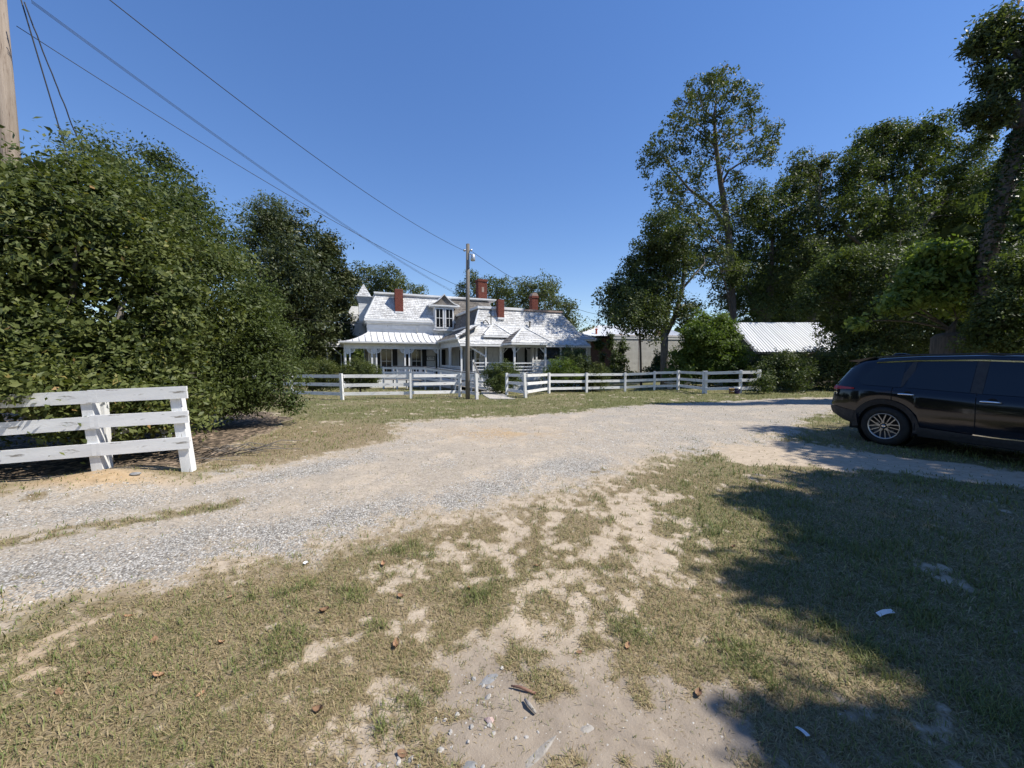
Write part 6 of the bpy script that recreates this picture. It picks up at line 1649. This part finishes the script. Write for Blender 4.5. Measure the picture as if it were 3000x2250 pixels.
for i in range(8):
    t0, t1 = i / 8, (i + 1) / 8
    z0, z1 = .012 + .006 * math.sin(4 * t0), .012 + .006 * math.sin(4 * t1)
    pp_.add([(-.07 + .14 * t0, -.022, z0), (-.07 + .14 * t1, -.022, z1), (-.07 + .14 * t1, .022, z1 + .01), (-.07 + .14 * t0, .022, z0 + .01), (-.07 + .14 * t0, -.022, z0 - .002), (-.07 + .14 * t1, -.022, z1 - .002), (-.07 + .14 * t1, .022, z1 + .008), (-.07 + .14 * t0, .022, z0 + .008)], [(0, 1, 2, 3), (7, 6, 5, 4)])
pme = pp_.mesh('litter', 'paper', True)
o = one('litter', pme, 2.32, 2.29, .02, .3, 'crumpled white paper strip in the shaded grass', 'litter'); o.scale = (1, .55, 1)
o = one('litter', pme, 1.24, 1.54, .015, 1.9, 'small white scrap in the grass near the shade edge', 'litter'); o.scale = (.35, .5, .6)
o = one('litter', pme, -1.62, 2.92, .01, 1.3, 'tiny white scrap near the gravel edge', 'litter'); o.scale = (.25, .5, .6)
# dead twigs under the shrub by the near fence
for i in range(14):
    x, y = -4.5 - random.random() * 1.0, 5.75 + random.random() * .9; a = random.uniform(-.6, .6); L = random.uniform(.4, 1.0)
    m = MB(); m.tube([(0, 0, .03), (L * .5 * math.cos(a), L * .5 * math.sin(a), random.uniform(.08, .25)), (L * math.cos(a + .3), L * math.sin(a + .3), .04)], [.010, .008, .004], 5)
    tag(m.build('dead_twig', 'barkpale', None, True, loc=(x, y, G(x, y))), 'bare grey dead twig on the litter under the left shrub', 'twig', 'dead twigs under the left shrub')
# loose gravel: real stones over the pale stripes
def gravel():
    n = 26000
    th = np.radians(rng.uniform(-58, 40, n)); r = np.sqrt(rng.uniform(2.6 ** 2, 9.5 ** 2, n)); x, y = r * np.sin(th), r * np.cos(th)
    cv = cover(x, y); ok = rng.random(n) < cv['grav'] ** 1.5; x, y = x[ok], y[ok]; n = len(x)
    s = (rng.uniform(.004, .011, n) * (1 + .05 * np.hypot(x, y)))[:, None, None]
    base = np.array([[1, 0, 0], [-.5, .87, 0], [-.5, -.87, 0], [0.1, 0.1, .8]])
    a = rng.uniform(0, 6.28, n); ca, sa = np.cos(a), np.sin(a)
    Rm = np.stack([np.stack([ca, -sa, 0 * a], 1), np.stack([sa, ca, 0 * a], 1), np.stack([0 * a, 0 * a, 1 + 0 * a], 1)], 1)
    V = np.einsum('nij,kj->nki', Rm, base) * s * rng.uniform(.6, 1.4, (n, 4, 1)) + np.stack([x, y, gz(x, y) - .001], 1)[:, None]
    ids = (np.arange(n) * 4)[:, None] + np.array([0, 1, 3, 1, 2, 3, 2, 0, 3])
    M['gravelstone'] = leaf_mat('gravel_stone', [(0, (.22, .205, .185)), (.5, (.42, .40, .365)), (1, (.66, .635, .59))], 0.0, .85)
    me = np_mesh('gravel', V.reshape(-1, 3), ids.ravel(), 3, 'gravelstone', dict(v=np.repeat(rng.random(n), 4)))
    tag(link('gravel', me), 'loose pale grey gravel scattered over the drive', 'gravel', kind='stuff')
gravel()
def pebbles():
    n = 9000
    th = np.radians(rng.uniform(-56, 56, n)); r = np.sqrt(rng.uniform(1.3 ** 2, 5.0 ** 2, n)); x, y = r * np.sin(th), r * np.cos(th)
    cv = cover(x, y); ok = rng.random(n) < (1 - cv['grass']) * (1 - cv['grav']) * (.25 + .75 * cv['dirt']); x, y = x[ok], y[ok]; n = len(x)
    s = (rng.uniform(.0015, .005, n) * (1 + .12 * np.hypot(x, y)))[:, None, None]
    base = np.array([[1, 0, 0], [-.5, .87, 0], [-.5, -.87, 0], [0.1, 0.1, .7]])
    V = base[None] * s * rng.uniform(.6, 1.5, (n, 4, 1)) + np.stack([x, y, gz(x, y) - .0005], 1)[:, None]
    ids = (np.arange(n) * 4)[:, None] + np.array([0, 1, 3, 1, 2, 3, 2, 0, 3])
    me = np_mesh('grit', V.reshape(-1, 3), ids.ravel(), 3, 'gravelstone', dict(v=np.repeat(rng.random(n) * .8, 4)))
    tag(link('grit', me), 'fine grit and crumbs strewn over the bare near ground', 'grit', kind='stuff')
pebbles()
print('leaf tris', TRI[0])
